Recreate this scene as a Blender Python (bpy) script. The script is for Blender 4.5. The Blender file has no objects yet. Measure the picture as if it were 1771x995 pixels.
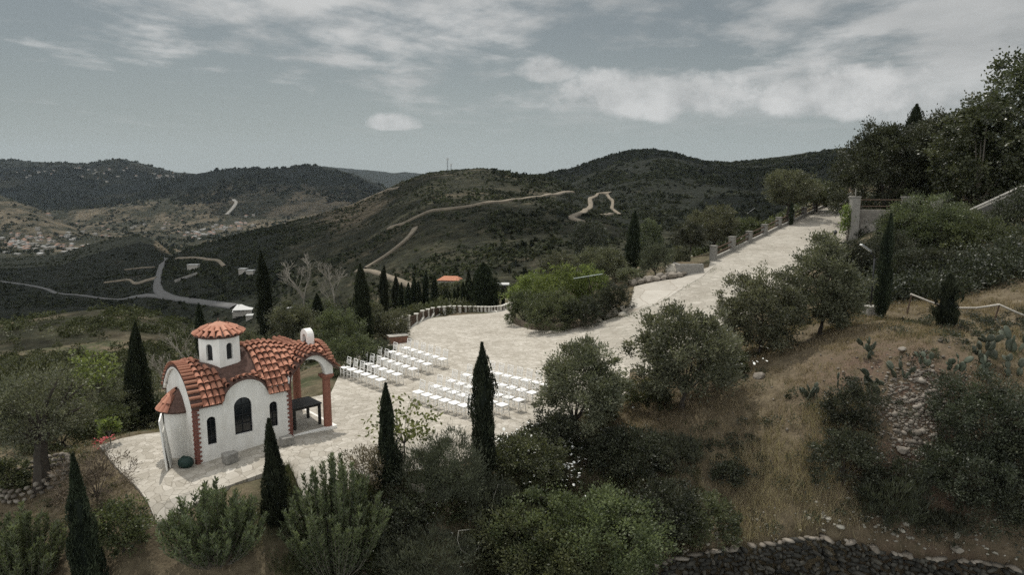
EXPOSURE = 0.06
SKY = 0.1
SKY_FILL = 1.3
CLOUD_D = (3.7, 3.8, 3.78); CLOUD_B = (6.3, 6.3, 6.2); HORIZON = (4.0, 4.4, 4.35)
HAZE = 0.000019
S_DENOISE = False
import bpy, bmesh, math, random
import numpy as np
from mathutils import Vector, Matrix
from mathutils.geometry import delaunay_2d_cdt
S = bpy.context.scene
COL = S.collection
R = math.radians
RNG = np.random.default_rng(7)

# ------------------------------------------------------------------ camera
F_PX, CX, CY = 1180.0, 885.5, 497.5
PITCH = math.atan((CY - 325.0) / F_PX)
ST, CT = math.sin(PITCH), math.cos(PITCH)
CAMZ = 9.0
cam = bpy.data.cameras.new('camera'); camo = bpy.data.objects.new('camera', cam); COL.objects.link(camo)
cam.sensor_width = 36.0; cam.lens = 36.0 * F_PX / 1771.0
cam.clip_end = 60000; cam.clip_start = 0.1
camo.location = (0, 0, CAMZ); camo.rotation_euler = (math.pi / 2 - PITCH, 0, 0)
S.camera = camo
S.cycles.use_denoising = S_DENOISE

def ray(px, py):
    xr = (px - CX) / F_PX; yr = (CY - py) / F_PX
    return xr, yr * ST + CT, yr * CT - ST
def G(px, py, z=0.0):                       # point of the sight line at height z
    dx, dy, dz = ray(px, py); t = (z - CAMZ) / dz
    return Vector((dx * t, dy * t, z))
def D(px, py, Y):                           # point of the sight line at distance Y
    dx, dy, dz = ray(px, py); t = Y / dy
    return Vector((dx * t, Y, CAMZ + dz * t))
def scale_at(p):                            # photo pixels per metre at p
    return F_PX / (p[1] * CT + (CAMZ - p[2]) * ST)

# ------------------------------------------------------------------ noise
def _hash(ix, iy, seed):
    n = (ix.astype(np.int64) * 374761393 + iy.astype(np.int64) * 668265263 + seed * 1274126177) & 0x7fffffff
    n = ((n ^ (n >> 13)) * 1274126177) & 0x7fffffff
    return ((n ^ (n >> 16)) & 0xffffff) / float(0xffffff)
def vnoise(x, y, seed=0):
    ix = np.floor(x); iy = np.floor(y); fx = x - ix; fy = y - iy
    fx = fx * fx * (3 - 2 * fx); fy = fy * fy * (3 - 2 * fy)
    a = _hash(ix, iy, seed); b = _hash(ix + 1, iy, seed); c = _hash(ix, iy + 1, seed); d = _hash(ix + 1, iy + 1, seed)
    return (a * (1 - fx) + b * fx) * (1 - fy) + (c * (1 - fx) + d * fx) * fy
def fbm(x, y, octv=4, seed=0):
    s = 0; amp = 0.5; tot = 0
    for k in range(octv):
        s = s + amp * vnoise(x * 2 ** k, y * 2 ** k, seed + k * 17); tot += amp; amp *= 0.5
    return s / tot * 2 - 1
def sstep(a, b, x):
    t = np.clip((x - a) / (b - a), 0, 1); return t * t * (3 - 2 * t)

# ------------------------------------------------------------------ terrain: near part
CPZ = [(172,773,0),(270,878,0),(345,808,0),(480,830,0),(580,745,0),(600,625,0),(500,700,0),(660,655,0),(765,621,0),(724,680,0),
 (803,708,0),(869,707,0),(930,735,0),(860,775,0),(640,800,0),(900,640,0),(1000,620,0),(690,588,-.05),(720,568,-.3),(790,550,-.9),
 (850,543,-1.4),(878,536,-2.0),(885,556,-.8),(930,570,-.2),(1000,566,.2),(1060,552,.6),(1050,600,.25),(1090,640,.25),(1100,590,.6),
 (1160,520,1.7),(1240,560,1.4),(1190,470,3.0),(1100,490,2.2),(1090,520,1.6),(980,515,.9),
 (1400,600,2.2),(1300,640,1.4),(1200,700,.6),(1100,690,.1),(1010,760,-.3),(940,790,-.5),(1280,760,-.2),(1200,850,-1.5),(1400,750,.6),
 (1600,650,2.4),(1600,560,3.0),(1771,560,3.2),(1771,700,1.8),(1600,850,-.8),(1400,938,-2.2),(1771,985,-2.6),(1150,975,-2.8),
 (900,990,-2.9),(600,990,-2.3),(300,990,-1.9),(0,990,-1.8),(0,850,-.9),(130,850,-.5),(330,900,-.4),(560,850,-.3),(560,930,-1.4),
 (750,870,-1.0),(900,880,-1.6),(1050,880,-1.8),(780,800,-.35),(0,770,-1.0),(165,762,-.2),(235,742,-.25)]
CPY = [(1523,548,31),(0,680,55),(200,680,50),(100,620,85),(0,575,130),(240,550,140),(330,575,110),(120,562,138)]
CPW = []
def pxw(px, Y, z):
    CPW.append(((px - CX) / F_PX / 0.985 * Y, Y, z))
for a in [(-50,170,-38),(150,170,-38),(300,170,-34),(450,60,-7),(450,100,-16),(450,150,-25),(600,60,-4.2),(600,100,-14),(600,150,-22),(700,80,-7),
          (700,120,-15),(800,80,-4.5),(800,130,-13),(800,180,-20),(880,85,-5.5),(880,130,-12.5),(880,180,-20),(1000,80,-3),(1000,130,-13),(1000,180,-20),
          (1150,80,-1),(1150,130,-13),(1300,90,0.5),(1300,130,-9),(1300,180,-16),(1450,100,8.5),(1450,140,6),(1450,180,0),(1600,72,9),(1600,120,14),(1600,180,18),
          (1750,60,8.5),(1750,90,13),(1750,130,20),(1900,40,7),(2200,40,8),(2200,100,18),(-300,30,-3),(-300,80,-14),(-300,140,-24),(-300,180,-38),
          (960,64,-.3),(1230,60,3.6),(1290,66,4.3)]: pxw(*a)
CPW += [(0,10,-6),(-12,10,-5),(12,10,-7),(-30,12,-4),(30,14,-3),(40,30,5)]
FP0 = np.array((15.4, 52.0, 3.4)); FPD = np.array((2.25, 2.65, 0.433)); FPN = np.array((.762, -.647, 0))
for i in (0, 2, 4, 6, 8, 10, 12):
    for w in (-1.0, 3.5, 7.5):
        CPW.append(tuple(FP0 + FPD * i + FPN * w))
CU = np.array((.737, .676)); CN = np.array((-.676, .737)); CO = np.array((-10.23, 21.12))     # chapel axes
for s, w, z in [(0,1.4,0),(2.5,1.4,0),(5,1.4,0),(0,4.2,-.1),(2.5,4.5,-.15),(5,4.5,-.05),(2.5,8,-1.6),(5,8,-1.0),(-1,7.5,-1.3)]:
    p = CO + CU * s + CN * w; CPW.append((p[0], p[1], z))
for px, py, z in CPZ:
    p = G(px, py, z); CPW.append(tuple(p))
for px, py, Y in CPY:
    CPW.append(tuple(D(px, py, Y)))
_P = np.array(CPW, float)
def _warp(x, y):                            # distances shrink with range so far points stay smooth
    r = np.sqrt(x * x + y * y) + 1e-6; k = np.log1p(r / 25.0) * 25.0 / r
    return x * k, y * k
_wx, _wy = _warp(_P[:, 0], _P[:, 1])
def _tps(r2):
    return np.where(r2 > 1e-9, 0.5 * r2 * np.log(np.maximum(r2, 1e-12)), 0)
_n = len(_P)
_K = _tps((_wx[:, None] - _wx[None]) ** 2 + (_wy[:, None] - _wy[None]) ** 2) + np.eye(_n) * 0.35
_A = np.zeros((_n + 3, _n + 3)); _A[:_n, :_n] = _K
_A[:_n, _n] = 1; _A[:_n, _n + 1] = _wx; _A[:_n, _n + 2] = _wy; _A[_n:, :_n] = _A[:_n, _n:].T
_c = np.linalg.solve(_A, np.concatenate([_P[:, 2], np.zeros(3)]))
def near_h(x, y):
    sh = x.shape; wx, wy = _warp(x.ravel(), y.ravel()); out = np.empty(wx.size)
    for i in range(0, wx.size, 40000):
        a, b = wx[i:i + 40000], wy[i:i + 40000]
        out[i:i + 40000] = _tps((a[:, None] - _wx[None]) ** 2 + (b[:, None] - _wy[None]) ** 2) @ _c[:_n] + _c[_n] + _c[_n + 1] * a + _c[_n + 2] * b
    return out.reshape(sh)

# dry stone wall line at the foot of the bank: the ground steps down in front of it
WALLPX = [(1110,992,-2.9),(1170,976,-2.8),(1240,958,-2.6),(1320,945,-2.35),(1400,939,-2.2),(1470,945,-2.25),(1530,958,-2.35),(1600,970,-2.45),(1700,983,-2.55),(1790,996,-2.65),(1880,1010,-2.8)]
WALL = np.array([tuple(G(*a)) for a in WALLPX])

# ------------------------------------------------------------------ terrain: far part
def table(rows):                            # (px, py, Y) of a skyline -> functions of t = X / Y
    pts = [D(*r) for r in rows]
    t = np.array([p[0] / p[1] for p in pts]); o = np.argsort(t)
    return t[o], np.array([p[1] for p in pts])[o], np.array([p[2] for p in pts])[o]
def tp(px, py=330): 
    dx, dy, _ = ray(px, py); return dx / dy
RIDGES = [
 dict(top=[(-900,262,5200),(-200,270,5000),(0,276,4800),(60,279,4700),(150,283,4700),(205,273,4700),(250,284,4700),(300,297,4700),(345,301,4700),(450,312,4700),(620,330,4700),(760,350,4700),(1000,400,4700)],
      foot=[(-900,350,3000),(0,352,3000),(300,352,3000),(700,352,3000),(1000,420,3000)], e=1.0),
 dict(top=[(-900,420,3300),(150,362,3300),(200,345,3300),(260,328,3300),(300,312,3300),(345,299,3350),(390,293,3400),(430,290,3400),(490,290,3400),(530,284,3400),(580,291,3400),(620,304,3400),(660,321,3400),(700,342,3400),(800,380,3400),(1000,450,3400)],
      foot=[(-900,430,2500),(200,358,2600),(400,350,2600),(600,352,2600),(800,390,2600),(1000,460,2600)], e=1.0),
 dict(top=[(-900,330,8200),(300,320,8000),(480,300,7800),(560,287,7800),(600,291,7800),(640,294,7800),(680,299,7800),(700,297,7800),(730,300,7800),(760,304,7800),(900,312,7800),(2500,310,8000)],
      foot=[(-900,335,5600),(2500,335,5600)], e=1.0),
 dict(top=[(-900,285,2300),(-300,300,2300),(0,337,2300),(60,358,2250),(110,384,2200),(150,402,2150),(300,470,2100),(2500,600,2100)],
      foot=[(-900,400,1850),(60,396,1900),(150,410,1900),(2500,610,1900)], e=.9),
 dict(top=[(-900,452,1150),(-100,450,1150),(0,446,1150),(100,440,1150),(150,424,1120),(200,410,1100),(240,405,1080),(270,416,1050),(300,442,1000),(340,470,980),(500,520,980),(2500,640,980)],
      foot=[(-900,505,640),(0,505,660),(150,505,700),(250,505,760),(300,505,780),(2500,660,700)], e=.8),
 dict(top=[(-900,640,700),(200,520,700),(290,447,720),(330,428,760),(400,408,800),(450,396,820),(500,385,840),(560,368,870),(610,355,890),(650,335,900),(690,315,920),(740,299,950),(790,294,980),(835,290,1000),(870,297,1010),(900,303,1000),(940,308,980),(990,326,930),(1060,345,860),(1150,365,800),(1300,395,700),(1500,420,640),(2500,500,600)],
      foot=[(-900,660,420),(300,540,430),(450,530,400),(600,520,330),(750,505,280),(900,490,260),(1100,475,250),(1500,470,240),(2500,520,240)], e=.75),
 dict(top=[(-900,560,1800),(600,420,1800),(800,330,1800),(880,307,1800),(940,302,1750),(985,291,1700),(1030,277,1680),(1060,267,1650),(1090,261,1650),(1130,260,1650),(1170,267,1650),(1210,279,1620),(1260,283,1600),(1330,277,1600),(1400,267,1600),(1450,260,1600),(1480,256,1600),(1600,246,1600),(1800,236,1600),(2500,230,1600)],
      foot=[(-900,600,700),(800,420,750),(1000,395,620),(1150,420,420),(1300,430,360),(1600,430,330),(2500,430,330)], e=.85),
 dict(top=[(-900,400,3200),(1150,310,3200),(1240,292,3200),(1270,283,3200),(1300,277,3200),(1340,271,3200),(1400,264,3200),(1600,250,3200),(2500,240,3200)],
      foot=[(-900,420,2000),(2500,420,2000)], e=1.0),
]
for r in RIDGES:
    r['T'] = table(r['top']); r['Fo'] = table(r['foot'])
_FY = np.log(np.array([150,200,300,500,800,1500,2400,3000,4500,9500.]))
_FT = np.array([tp(-900), tp(350, 480), tp(600, 480), tp(800, 480), tp(2500)])
_FZ = np.array([[-30,-44,-72,-88,-98,-135,-141,-75,-62,-40],[-27,-42,-70,-88,-98,-135,-141,-75,-62,-40],[-24,-36,-54,-66,-76,-110,-120,-75,-62,-40],
                [-17,-23,-30,-36,-40,-60,-80,-60,-50,-40],[-10,-18,-28,-34,-40,-60,-80,-60,-50,-40]], float)
def far_h(x, y):
    Y = np.maximum(y, 20.0); t = x / Y; ly = np.log(Y)
    ti = np.clip(np.interp(t, _FT, np.arange(5)), 0, 3.9999); yi = np.clip(np.interp(ly, _FY, np.arange(10)), 0, 8.9999)
    a = ti.astype(int); fa = ti - a; b = yi.astype(int); fb = yi - b
    z = (_FZ[a, b] * (1 - fb) + _FZ[a, b + 1] * fb) * (1 - fa) + (_FZ[a + 1, b] * (1 - fb) + _FZ[a + 1, b + 1] * fb) * fa
    z = z + 5 * fbm(x / 160, y / 160, 3, 31) * sstep(150, 500, Y)
    n1 = fbm(x / 210, y / 210, 5, 3); n2 = 1 - np.abs(fbm(x / 150 + 7, y / 150, 4, 9)) * 2.2
    for r in RIDGES:
        T, Yr, Zr = r['T']; T2, Yf, Zf = r['Fo']
        yr = np.interp(t, T, Yr); zr = np.interp(t, T, Zr); yf = np.interp(t, T2, Yf); zf = np.interp(t, T2, Zf)
        s = (Y - yf) / (yr - yf); sc = np.clip(s, 0, 1)
        h = zf + (zr - zf) * (sc ** r['e'] * .75 + .25 * sc * sc * (3 - 2 * sc))
        h = np.where(s < 0, zf + (Y - yf) * .35, h); h = np.where(s > 1, zr - (Y - yr) * .4, h)
        H = np.clip(zr - zf, 0, 400)
        h = h + H * (.10 * n1 + .07 * n2) * np.clip(4 * sc * (1 - sc), 0, 1) + H * .018 * fbm(x / 60, y / 60, 3, 77) * (sc > 0)
        d = z - h; k = 5.0 + Y * .004
        m = np.clip(.5 + .5 * d / k, 0, 1); z = h * (1 - m) + z * m + k * m * (1 - m)
    return z
def height(x, y):
    x = np.asarray(x, float); y = np.asarray(y, float)
    d = np.sqrt(x * x + y * y)
    w = sstep(145, 215, d)
    z = np.zeros_like(d)
    n = d < 216; 
    if n.any(): z[n] += near_h(x[n], y[n]) * (1 - w[n])
    f = d > 144
    if f.any(): z[f] += far_h(x[f], y[f]) * w[f]
    # step at the stone wall
    xw = WALL[:, 0]; yw = np.interp(x, xw, WALL[:, 1])
    drop = sstep(-.30, -.06, yw - y) * sstep(xw[0] - 1.5, xw[0] + 2.0, x)
    z = z - 2.6 * drop * (d < 60)
    return z
def hz(x, y): return float(height(np.array([x]), np.array([y]))[0])
_YS = np.exp(np.linspace(math.log(12), math.log(9500), 5200))
def hit(px, py, y0=12, y1=9500, lift=0.0):  # first ground point on a sight line
    dx, dy, dz = ray(px, py)
    Y = _YS[(_YS >= y0) & (_YS <= y1)]
    zz = height(dx / dy * Y, Y) + lift; zr = CAMZ + dz / dy * Y
    k = np.nonzero(zr <= zz)[0]
    if len(k) == 0: 
        k = [int(np.argmin(zr - zz))]
    k = k[0]
    if k > 0:
        a = zr[k - 1] - zz[k - 1]; b = zr[k] - zz[k]; f = a / (a - b) if a > b else 1
        yy = Y[k - 1] + (Y[k] - Y[k - 1]) * min(max(f, 0), 1)
    else: yy = Y[k]
    return Vector((dx / dy * yy, yy, hz(dx / dy * yy, yy)))

# ------------------------------------------------------------------ objects
def link(o, parent=None):
    COL.objects.link(o)
    if parent is not None: o.parent = parent
    return o
def tag(o, label=None, cat=None, group=None, kind=None):
    if label: o['label'] = label
    if cat: o['category'] = cat
    if group: o['group'] = group
    if kind: o['kind'] = kind
    return o
def thing(name, label, cat, loc, rz=0.0, group=None, scale=1.0):
    o = link(bpy.data.objects.new(name, None)); o.empty_display_size = .2
    o.location = loc; o.rotation_euler = (0, 0, rz); o.scale = (scale,) * 3 if not hasattr(scale, '__len__') else scale
    return tag(o, label, cat, group)
def mesh_np(name, v, f, mats, attrs=None, smooth=False, fmat=None):
    v = np.asarray(v, np.float32); f = np.asarray(f, np.int32); k = f.shape[1]
    me = bpy.data.meshes.new(name); me.vertices.add(len(v)); me.vertices.foreach_set('co', v.ravel())
    me.loops.add(f.size); me.loops.foreach_set('vertex_index', f.ravel())
    me.polygons.add(len(f)); me.polygons.foreach_set('loop_start', np.arange(0, f.size, k, dtype=np.int32))
    if smooth: me.polygons.foreach_set('use_smooth', np.ones(len(f), bool))
    if fmat is not None: me.polygons.foreach_set('material_index', np.asarray(fmat, np.int32))
    me.update(calc_edges=True)
    for n, (dom, vals) in (attrs or {}).items():
        a = me.attributes.new(n, 'FLOAT', dom); a.data.foreach_set('value', np.asarray(vals, np.float32).ravel())
    for m in (mats if isinstance(mats, (list, tuple)) else [mats]): me.materials.append(m)
    return me
def obj(name, me, parent=None, loc=None, rot=None, scale=None):
    o = link(bpy.data.objects.new(name, me), parent)
    if loc is not None: o.location = loc
    if rot is not None: o.rotation_euler = rot
    if scale is not None: o.scale = scale
    return o

class MB:                                   # collects pieces, builds ONE mesh
    def __init__(self): self.v = []; self.f = []
    def add(self, vs, fs, M=None):
        n = len(self.v)
        self.v += [tuple(M @ Vector(p)) if M is not None else tuple(p) for p in vs]
        self.f += [tuple(i + n for i in q) for q in fs]
    def box(self, c, s, M=None, rz=0, top=1.0, jit=0, rng=None):
        x, y, z = s[0] / 2, s[1] / 2, s[2] / 2; vs = []
        for k in (-1, 1):
            g = top if k > 0 else 1
            for i, j in ((-1, -1), (1, -1), (1, 1), (-1, 1)): 
                p = [i * x * g, j * y * g, k * z]
                if jit: p = [q + rng.uniform(-jit, jit) for q in p]
                vs.append(p)
        c_, s_ = math.cos(rz), math.sin(rz)
        vs = [(c[0] + p[0] * c_ - p[1] * s_, c[1] + p[0] * s_ + p[1] * c_, c[2] + p[2]) for p in vs]
        self.add(vs, [(3, 2, 1, 0), (4, 5, 6, 7), (0, 1, 5, 4), (1, 2, 6, 5), (2, 3, 7, 6), (3, 0, 4, 7)], M)
    def tube(self, pts, rad, n=6, M=None, cap=True):
        pts = [Vector(p) for p in pts]
        if not hasattr(rad, '__len__'): rad = [rad] * len(pts)
        vs = []; fs = []; prev = None
        for i, p in enumerate(pts):
            d = (pts[min(i + 1, len(pts) - 1)] - pts[max(i - 1, 0)]).normalized()
            a = d.orthogonal().normalized() if prev is None else (prev - d * prev.dot(d)).normalized()
            prev = a; b = d.cross(a)
            for k in range(n):
                t = 2 * math.pi * k / n; vs.append(p + (a * math.cos(t) + b * math.sin(t)) * rad[i])
        for i in range(len(pts) - 1):
            for k in range(n):
                q = (k + 1) % n; fs.append((i * n + k, i * n + q, (i + 1) * n + q, (i + 1) * n + k))
        if cap: fs.append(tuple(range(n))[::-1]); fs.append(tuple(range((len(pts) - 1) * n, len(pts) * n)))
        self.add(vs, fs, M)
    def lathe(self, prof, n=24, c=(0, 0, 0), a0=0, a1=2 * math.pi):
        full = abs(a1 - a0 - 2 * math.pi) < 1e-6; m = n if full else n + 1; vs = []; fs = []
        for r, z in prof:
            for k in range(m):
                t = a0 + (a1 - a0) * k / n; vs.append((c[0] + r * math.cos(t), c[1] + r * math.sin(t), c[2] + z))
        for i in range(len(prof) - 1):
            for k in range(n):
                q = (k + 1) % m; fs.append((i * m + k, i * m + q, (i + 1) * m + q, (i + 1) * m + k))
        self.add(vs, fs)
    def blob(self, c, s, rng, sub=1, jit=.18, M=None):
        bm = bmesh.new(); bmesh.ops.create_icosphere(bm, subdivisions=sub, radius=1)
        bm.verts.ensure_lookup_table()
        vs = [(c[0] + v.co.x * s[0] * (1 + rng.uniform(-jit, jit)), c[1] + v.co.y * s[1] * (1 + rng.uniform(-jit, jit)), c[2] + v.co.z * s[2] * (1 + rng.uniform(-jit, jit))) for v in bm.verts]
        fs = [tuple(v.index for v in f.verts) for f in bm.faces]; bm.free(); self.add(vs, fs, M)
    def mesh(self, name, mat, smooth=False, bevel=0):
        me = bpy.data.meshes.new(name); me.from_pydata(self.v, [], self.f)
        me.materials.append(mat)
        bm = bmesh.new(); bm.from_mesh(me)
        bmesh.ops.recalc_face_normals(bm, faces=bm.faces)
        if bevel: bmesh.ops.bevel(bm, geom=bm.edges[:], offset=bevel, segments=2, affect='EDGES', profile=.6)
        bm.to_mesh(me); bm.free()
        if smooth: me.polygons.foreach_set('use_smooth', np.ones(len(me.polygons), bool))
        me.update(); return me
    def build(self, name, mat, parent=None, smooth=False, bevel=0, **k):
        return obj(name, self.mesh(name, mat, smooth, bevel), parent, **k)

# ------------------------------------------------------------------ materials
def nt(name):
    m = bpy.data.materials.new(name); m.use_nodes = True; n = m.node_tree; n.nodes.clear(); return m, n
class N:
    def __init__(self, tree): self.t = tree
    def __call__(self, typ, ins=None, **props):
        n = self.t.nodes.new(typ)
        for k, v in props.items(): setattr(n, k, v)
        for k, v in (ins or {}).items():
            if isinstance(v, bpy.types.NodeSocket): self.t.links.new(v, n.inputs[k])
            else: n.inputs[k].default_value = v
        return n
    def math(self, op, a, b=0.0, c=None, clamp=False):
        d = {0: a, 1: b}
        if c is not None: d[2] = c
        return self('ShaderNodeMath', d, operation=op, use_clamp=clamp).outputs[0]
    def mix(self, f, a, b, blend='MIX'):
        n = self.t.nodes.new('ShaderNodeMix'); n.data_type = 'RGBA'; n.blend_type = blend
        for i, v in ((0, f), (6, a), (7, b)):
            if isinstance(v, bpy.types.NodeSocket): self.t.links.new(v, n.inputs[i])
            else: n.inputs[i].default_value = (*v, 1) if (i and len(v) == 3) else v
        return n.outputs[2]
    def noise(self, vec, scale, detail=4, rough=.55, dist=0.0):
        n = self('ShaderNodeTexNoise', {'Scale': scale, 'Detail': detail, 'Roughness': rough, 'Distortion': dist})
        if vec is not None: self.t.links.new(vec, n.inputs['Vector'])
        return n.outputs['Fac']
    def ramp(self, f, stops):
        n = self.t.nodes.new('ShaderNodeValToRGB'); self.t.links.new(f, n.inputs[0]); e = n.color_ramp.elements
        while len(e) < len(stops): e.new(.5)
        for q, (p, c) in zip(e, stops): q.position = p; q.color = (*c, 1) if hasattr(c, '__len__') else (c, c, c, 1)
        return n.outputs[0]
    def smooth(self, f, a, b):
        n = self('ShaderNodeMapRange', {'Value': f, 'From Min': a, 'From Max': b}, interpolation_type='SMOOTHSTEP'); return n.outputs[0]
    def out(self, col, rough=.8, bump=None, bs=.3, bd=.02, spec=.3, metal=0.0, trans=None):
        p = self('ShaderNodeBsdfPrincipled', {'Roughness': rough, 'Specular IOR Level': spec, 'Metallic': metal})
        if isinstance(col, bpy.types.NodeSocket): self.t.links.new(col, p.inputs['Base Color'])
        else: p.inputs['Base Color'].default_value = (*col, 1)
        if bump is not None:
            b = self('ShaderNodeBump', {'Height': bump, 'Strength': bs, 'Distance': bd}); self.t.links.new(b.outputs[0], p.inputs['Normal'])
        o = self.t.nodes.new('ShaderNodeOutputMaterial'); sh = p.outputs[0]
        if trans is not None:
            tr = self('ShaderNodeBsdfTranslucent')
            if isinstance(col, bpy.types.NodeSocket): 
                self.t.links.new(self.mix(1.0, col, trans[1], 'MULTIPLY'), tr.inputs[0])
            mx = self('ShaderNodeMixShader', {0: trans[0]}); self.t.links.new(sh, mx.inputs[1]); self.t.links.new(tr.outputs[0], mx.inputs[2]); sh = mx.outputs[0]
        self.t.links.new(sh, o.inputs['Surface'])
    def pos(self): return self('ShaderNodeNewGeometry').outputs['Position']
    def objc(self): return self('ShaderNodeTexCoord').outputs['Object']
    def attr(self, name): return self('ShaderNodeAttribute', attribute_name=name).outputs['Fac']
def plain(name, c, rough=.7, var=.25, scale=8, bump=.3, bd=.01, metal=0.0, spec=.3):
    m, t = nt(name); n = N(t); f = n.noise(n.objc(), scale, 5, .6)
    a = tuple(x * (1 - var) for x in c); b = tuple(min(1, x * (1 + var)) for x in c)
    n.out(n.ramp(f, [(.3, a), (.7, b)]), rough, f, bump, bd, spec, metal); return m
def leafmat(name, c0, c1, tr=.3, rough=.5, spec=.35):
    m, t = nt(name); n = N(t)
    col = n.ramp(n.attr('tint'), [(0, c0), (1, c1)])
    oi = n('ShaderNodeObjectInfo').outputs['Random']
    h = n('ShaderNodeHueSaturation', {'Hue': n.math('ADD', n.math('MULTIPLY', oi, .04), .48), 'Value': n.math('ADD', n.math('MULTIPLY', oi, .35), .82), 'Color': col})
    n.out(h.outputs[0], rough, spec=spec, trans=(tr, (1.15, 1.2, .7))); return m
# ------------------------------------------------------------------ light, sky, air
SUN_EL, SUN_X, SUN_Y = 63.0, -.36, .93
S.view_settings.view_transform = 'Standard'; S.view_settings.look = 'None'; S.view_settings.gamma = 1.0
S.view_settings.exposure = EXPOSURE
sun = bpy.data.lights.new('sun', 'SUN'); sun.energy = 3.2; sun.angle = R(.6); sun.color = (1, .955, .88)
suno = link(bpy.data.objects.new('sun', sun)); hyp = math.hypot(SUN_X, SUN_Y)
SDIR = Vector((SUN_X / hyp * math.cos(R(SUN_EL)), SUN_Y / hyp * math.cos(R(SUN_EL)), math.sin(R(SUN_EL))))
suno.rotation_euler = SDIR.to_track_quat('Z', 'Y').to_euler(); suno.location = SDIR * 60
W = bpy.data.worlds.new('World'); S.world = W; W.use_nodes = True
t = W.node_tree; t.nodes.clear(); n = N(t)
sky = n('ShaderNodeTexSky', sky_type='NISHITA', sun_disc=False, sun_elevation=R(SUN_EL), sun_rotation=math.atan2(SUN_X, SUN_Y), air_density=1.0, dust_density=1.6, ozone_density=1.0)
skc = n('ShaderNodeHueSaturation', {'Saturation': .42, 'Value': .43, 'Color': sky.outputs[0]}).outputs[0]
skc = n.mix(1.0, skc, (.97, 1.03, .98), 'MULTIPLY')
dirn = n('ShaderNodeTexCoord').outputs['Generated']
sep = n('ShaderNodeSeparateXYZ', {0: dirn}); dx, dy, dz = sep.outputs
zc = n.math('MAXIMUM', dz, .0)
inv = n.math('DIVIDE', 1.0, n.math('ADD', zc, .06))
pl = n('ShaderNodeCombineXYZ', {0: n.math('MULTIPLY', dx, inv), 1: n.math('MULTIPLY', dy, inv), 2: 0.0}).outputs[0]
mp = n('ShaderNodeMapping', {'Vector': pl, 'Scale': (1.0, .8, 1), 'Rotation': (0, 0, R(-28)), 'Location': (2.3, 4.1, 0)}).outputs[0]
big = n.noise(mp, .55, 3, .5); fine = n.noise(mp, 2.1, 10, .6, .12)
wis = n.math('ADD', n.math('MULTIPLY', big, .55), n.math('MULTIPLY', fine, .6))
# more cloud to the right and higher up, clear band towards the left horizon
az = n.math('DIVIDE', dx, n.math('MAXIMUM', dy, .05)); el = n.math('DIVIDE', dz, n.math('MAXIMUM', dy, .05))
cov = n.math('ADD', n.math('MULTIPLY', az, .14), n.math('MULTIPLY', el, .60))
cov = n.math('ADD', cov, -.10)
high = n.smooth(n.math('ADD', wis, cov), .515, .70)
high = n.math('MULTIPLY', high, n.smooth(el, .05, .18))
# low heaps of cumulus: each a patch of the sky with a ragged top
wob = n.noise(n('ShaderNodeCombineXYZ', {0: az, 1: n.math('MULTIPLY', el, 1.3), 2: 0.0}).outputs[0], 11.0, 8, .6)
def heap(a0, e0, ra, ru, rd, gain):
    da = n.math('DIVIDE', n.math('SUBTRACT', az, a0), ra)
    de = n.math('SUBTRACT', el, e0)
    up = n.math('DIVIDE', n.math('MAXIMUM', de, 0), ru); dn = n.math('DIVIDE', n.math('MINIMUM', de, 0), rd)
    q = n.math('ADD', n.math('MULTIPLY', da, da), n.math('ADD', n.math('MULTIPLY', up, up), n.math('MULTIPLY', dn, dn)))
    v = n.math('SUBTRACT', n.math('ADD', 1.0, n.math('MULTIPLY', n.math('SUBTRACT', wob, .5), 2.6)), q)
    return n.math('MULTIPLY', n.smooth(v, .05, .75), gain)
heaps = [heap(-.168, .088, .052, .020, .008, .75), heap(.05, .160, .05, .03, .016, .75), heap(.20, .128, .20, .045, .035, .8), heap(.46, .125, .17, .055, .035, .85), heap(.60, .10, .12, .05, .04, .6)]
low = heaps[0]
for h in heaps[1:]: low = n.math('MAXIMUM', low, h)
shade = n.noise(mp, 1.1, 5, .55)
ccol = n.ramp(n.math('ADD', n.math('MULTIPLY', shade, .9), n.math('MULTIPLY', az, -.12)), [(.25, CLOUD_D), (.62, CLOUD_B)])
lcol = n.ramp(wob, [(.3, CLOUD_D), (.6, CLOUD_B)])
# milky air near the horizon
base = n.mix(n.math('MULTIPLY', n.smooth(el, .24, -.03), .85), skc, HORIZON)
c1 = n.mix(n.math('MULTIPLY', high, .88), base, ccol)
c2 = n.mix(low, c1, lcol)
# sky brightened overhead and behind the camera, added to fill the shade
fill_gain = n.math('ADD', 1.0, n.math('MULTIPLY', n.math('MAXIMUM', n.smooth(dz, .42, .75), n.smooth(dy, .1, -.5)), SKY_FILL))
c2 = n('ShaderNodeVectorMath', {0: c2, 1: n('ShaderNodeCombineXYZ', {0: fill_gain, 1: fill_gain, 2: fill_gain}).outputs[0]}, operation='MULTIPLY').outputs[0]
bg = n('ShaderNodeBackground', {'Color': c2, 'Strength': SKY}); wo = t.nodes.new('ShaderNodeOutputWorld'); t.links.new(bg.outputs[0], wo.inputs[0])

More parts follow.
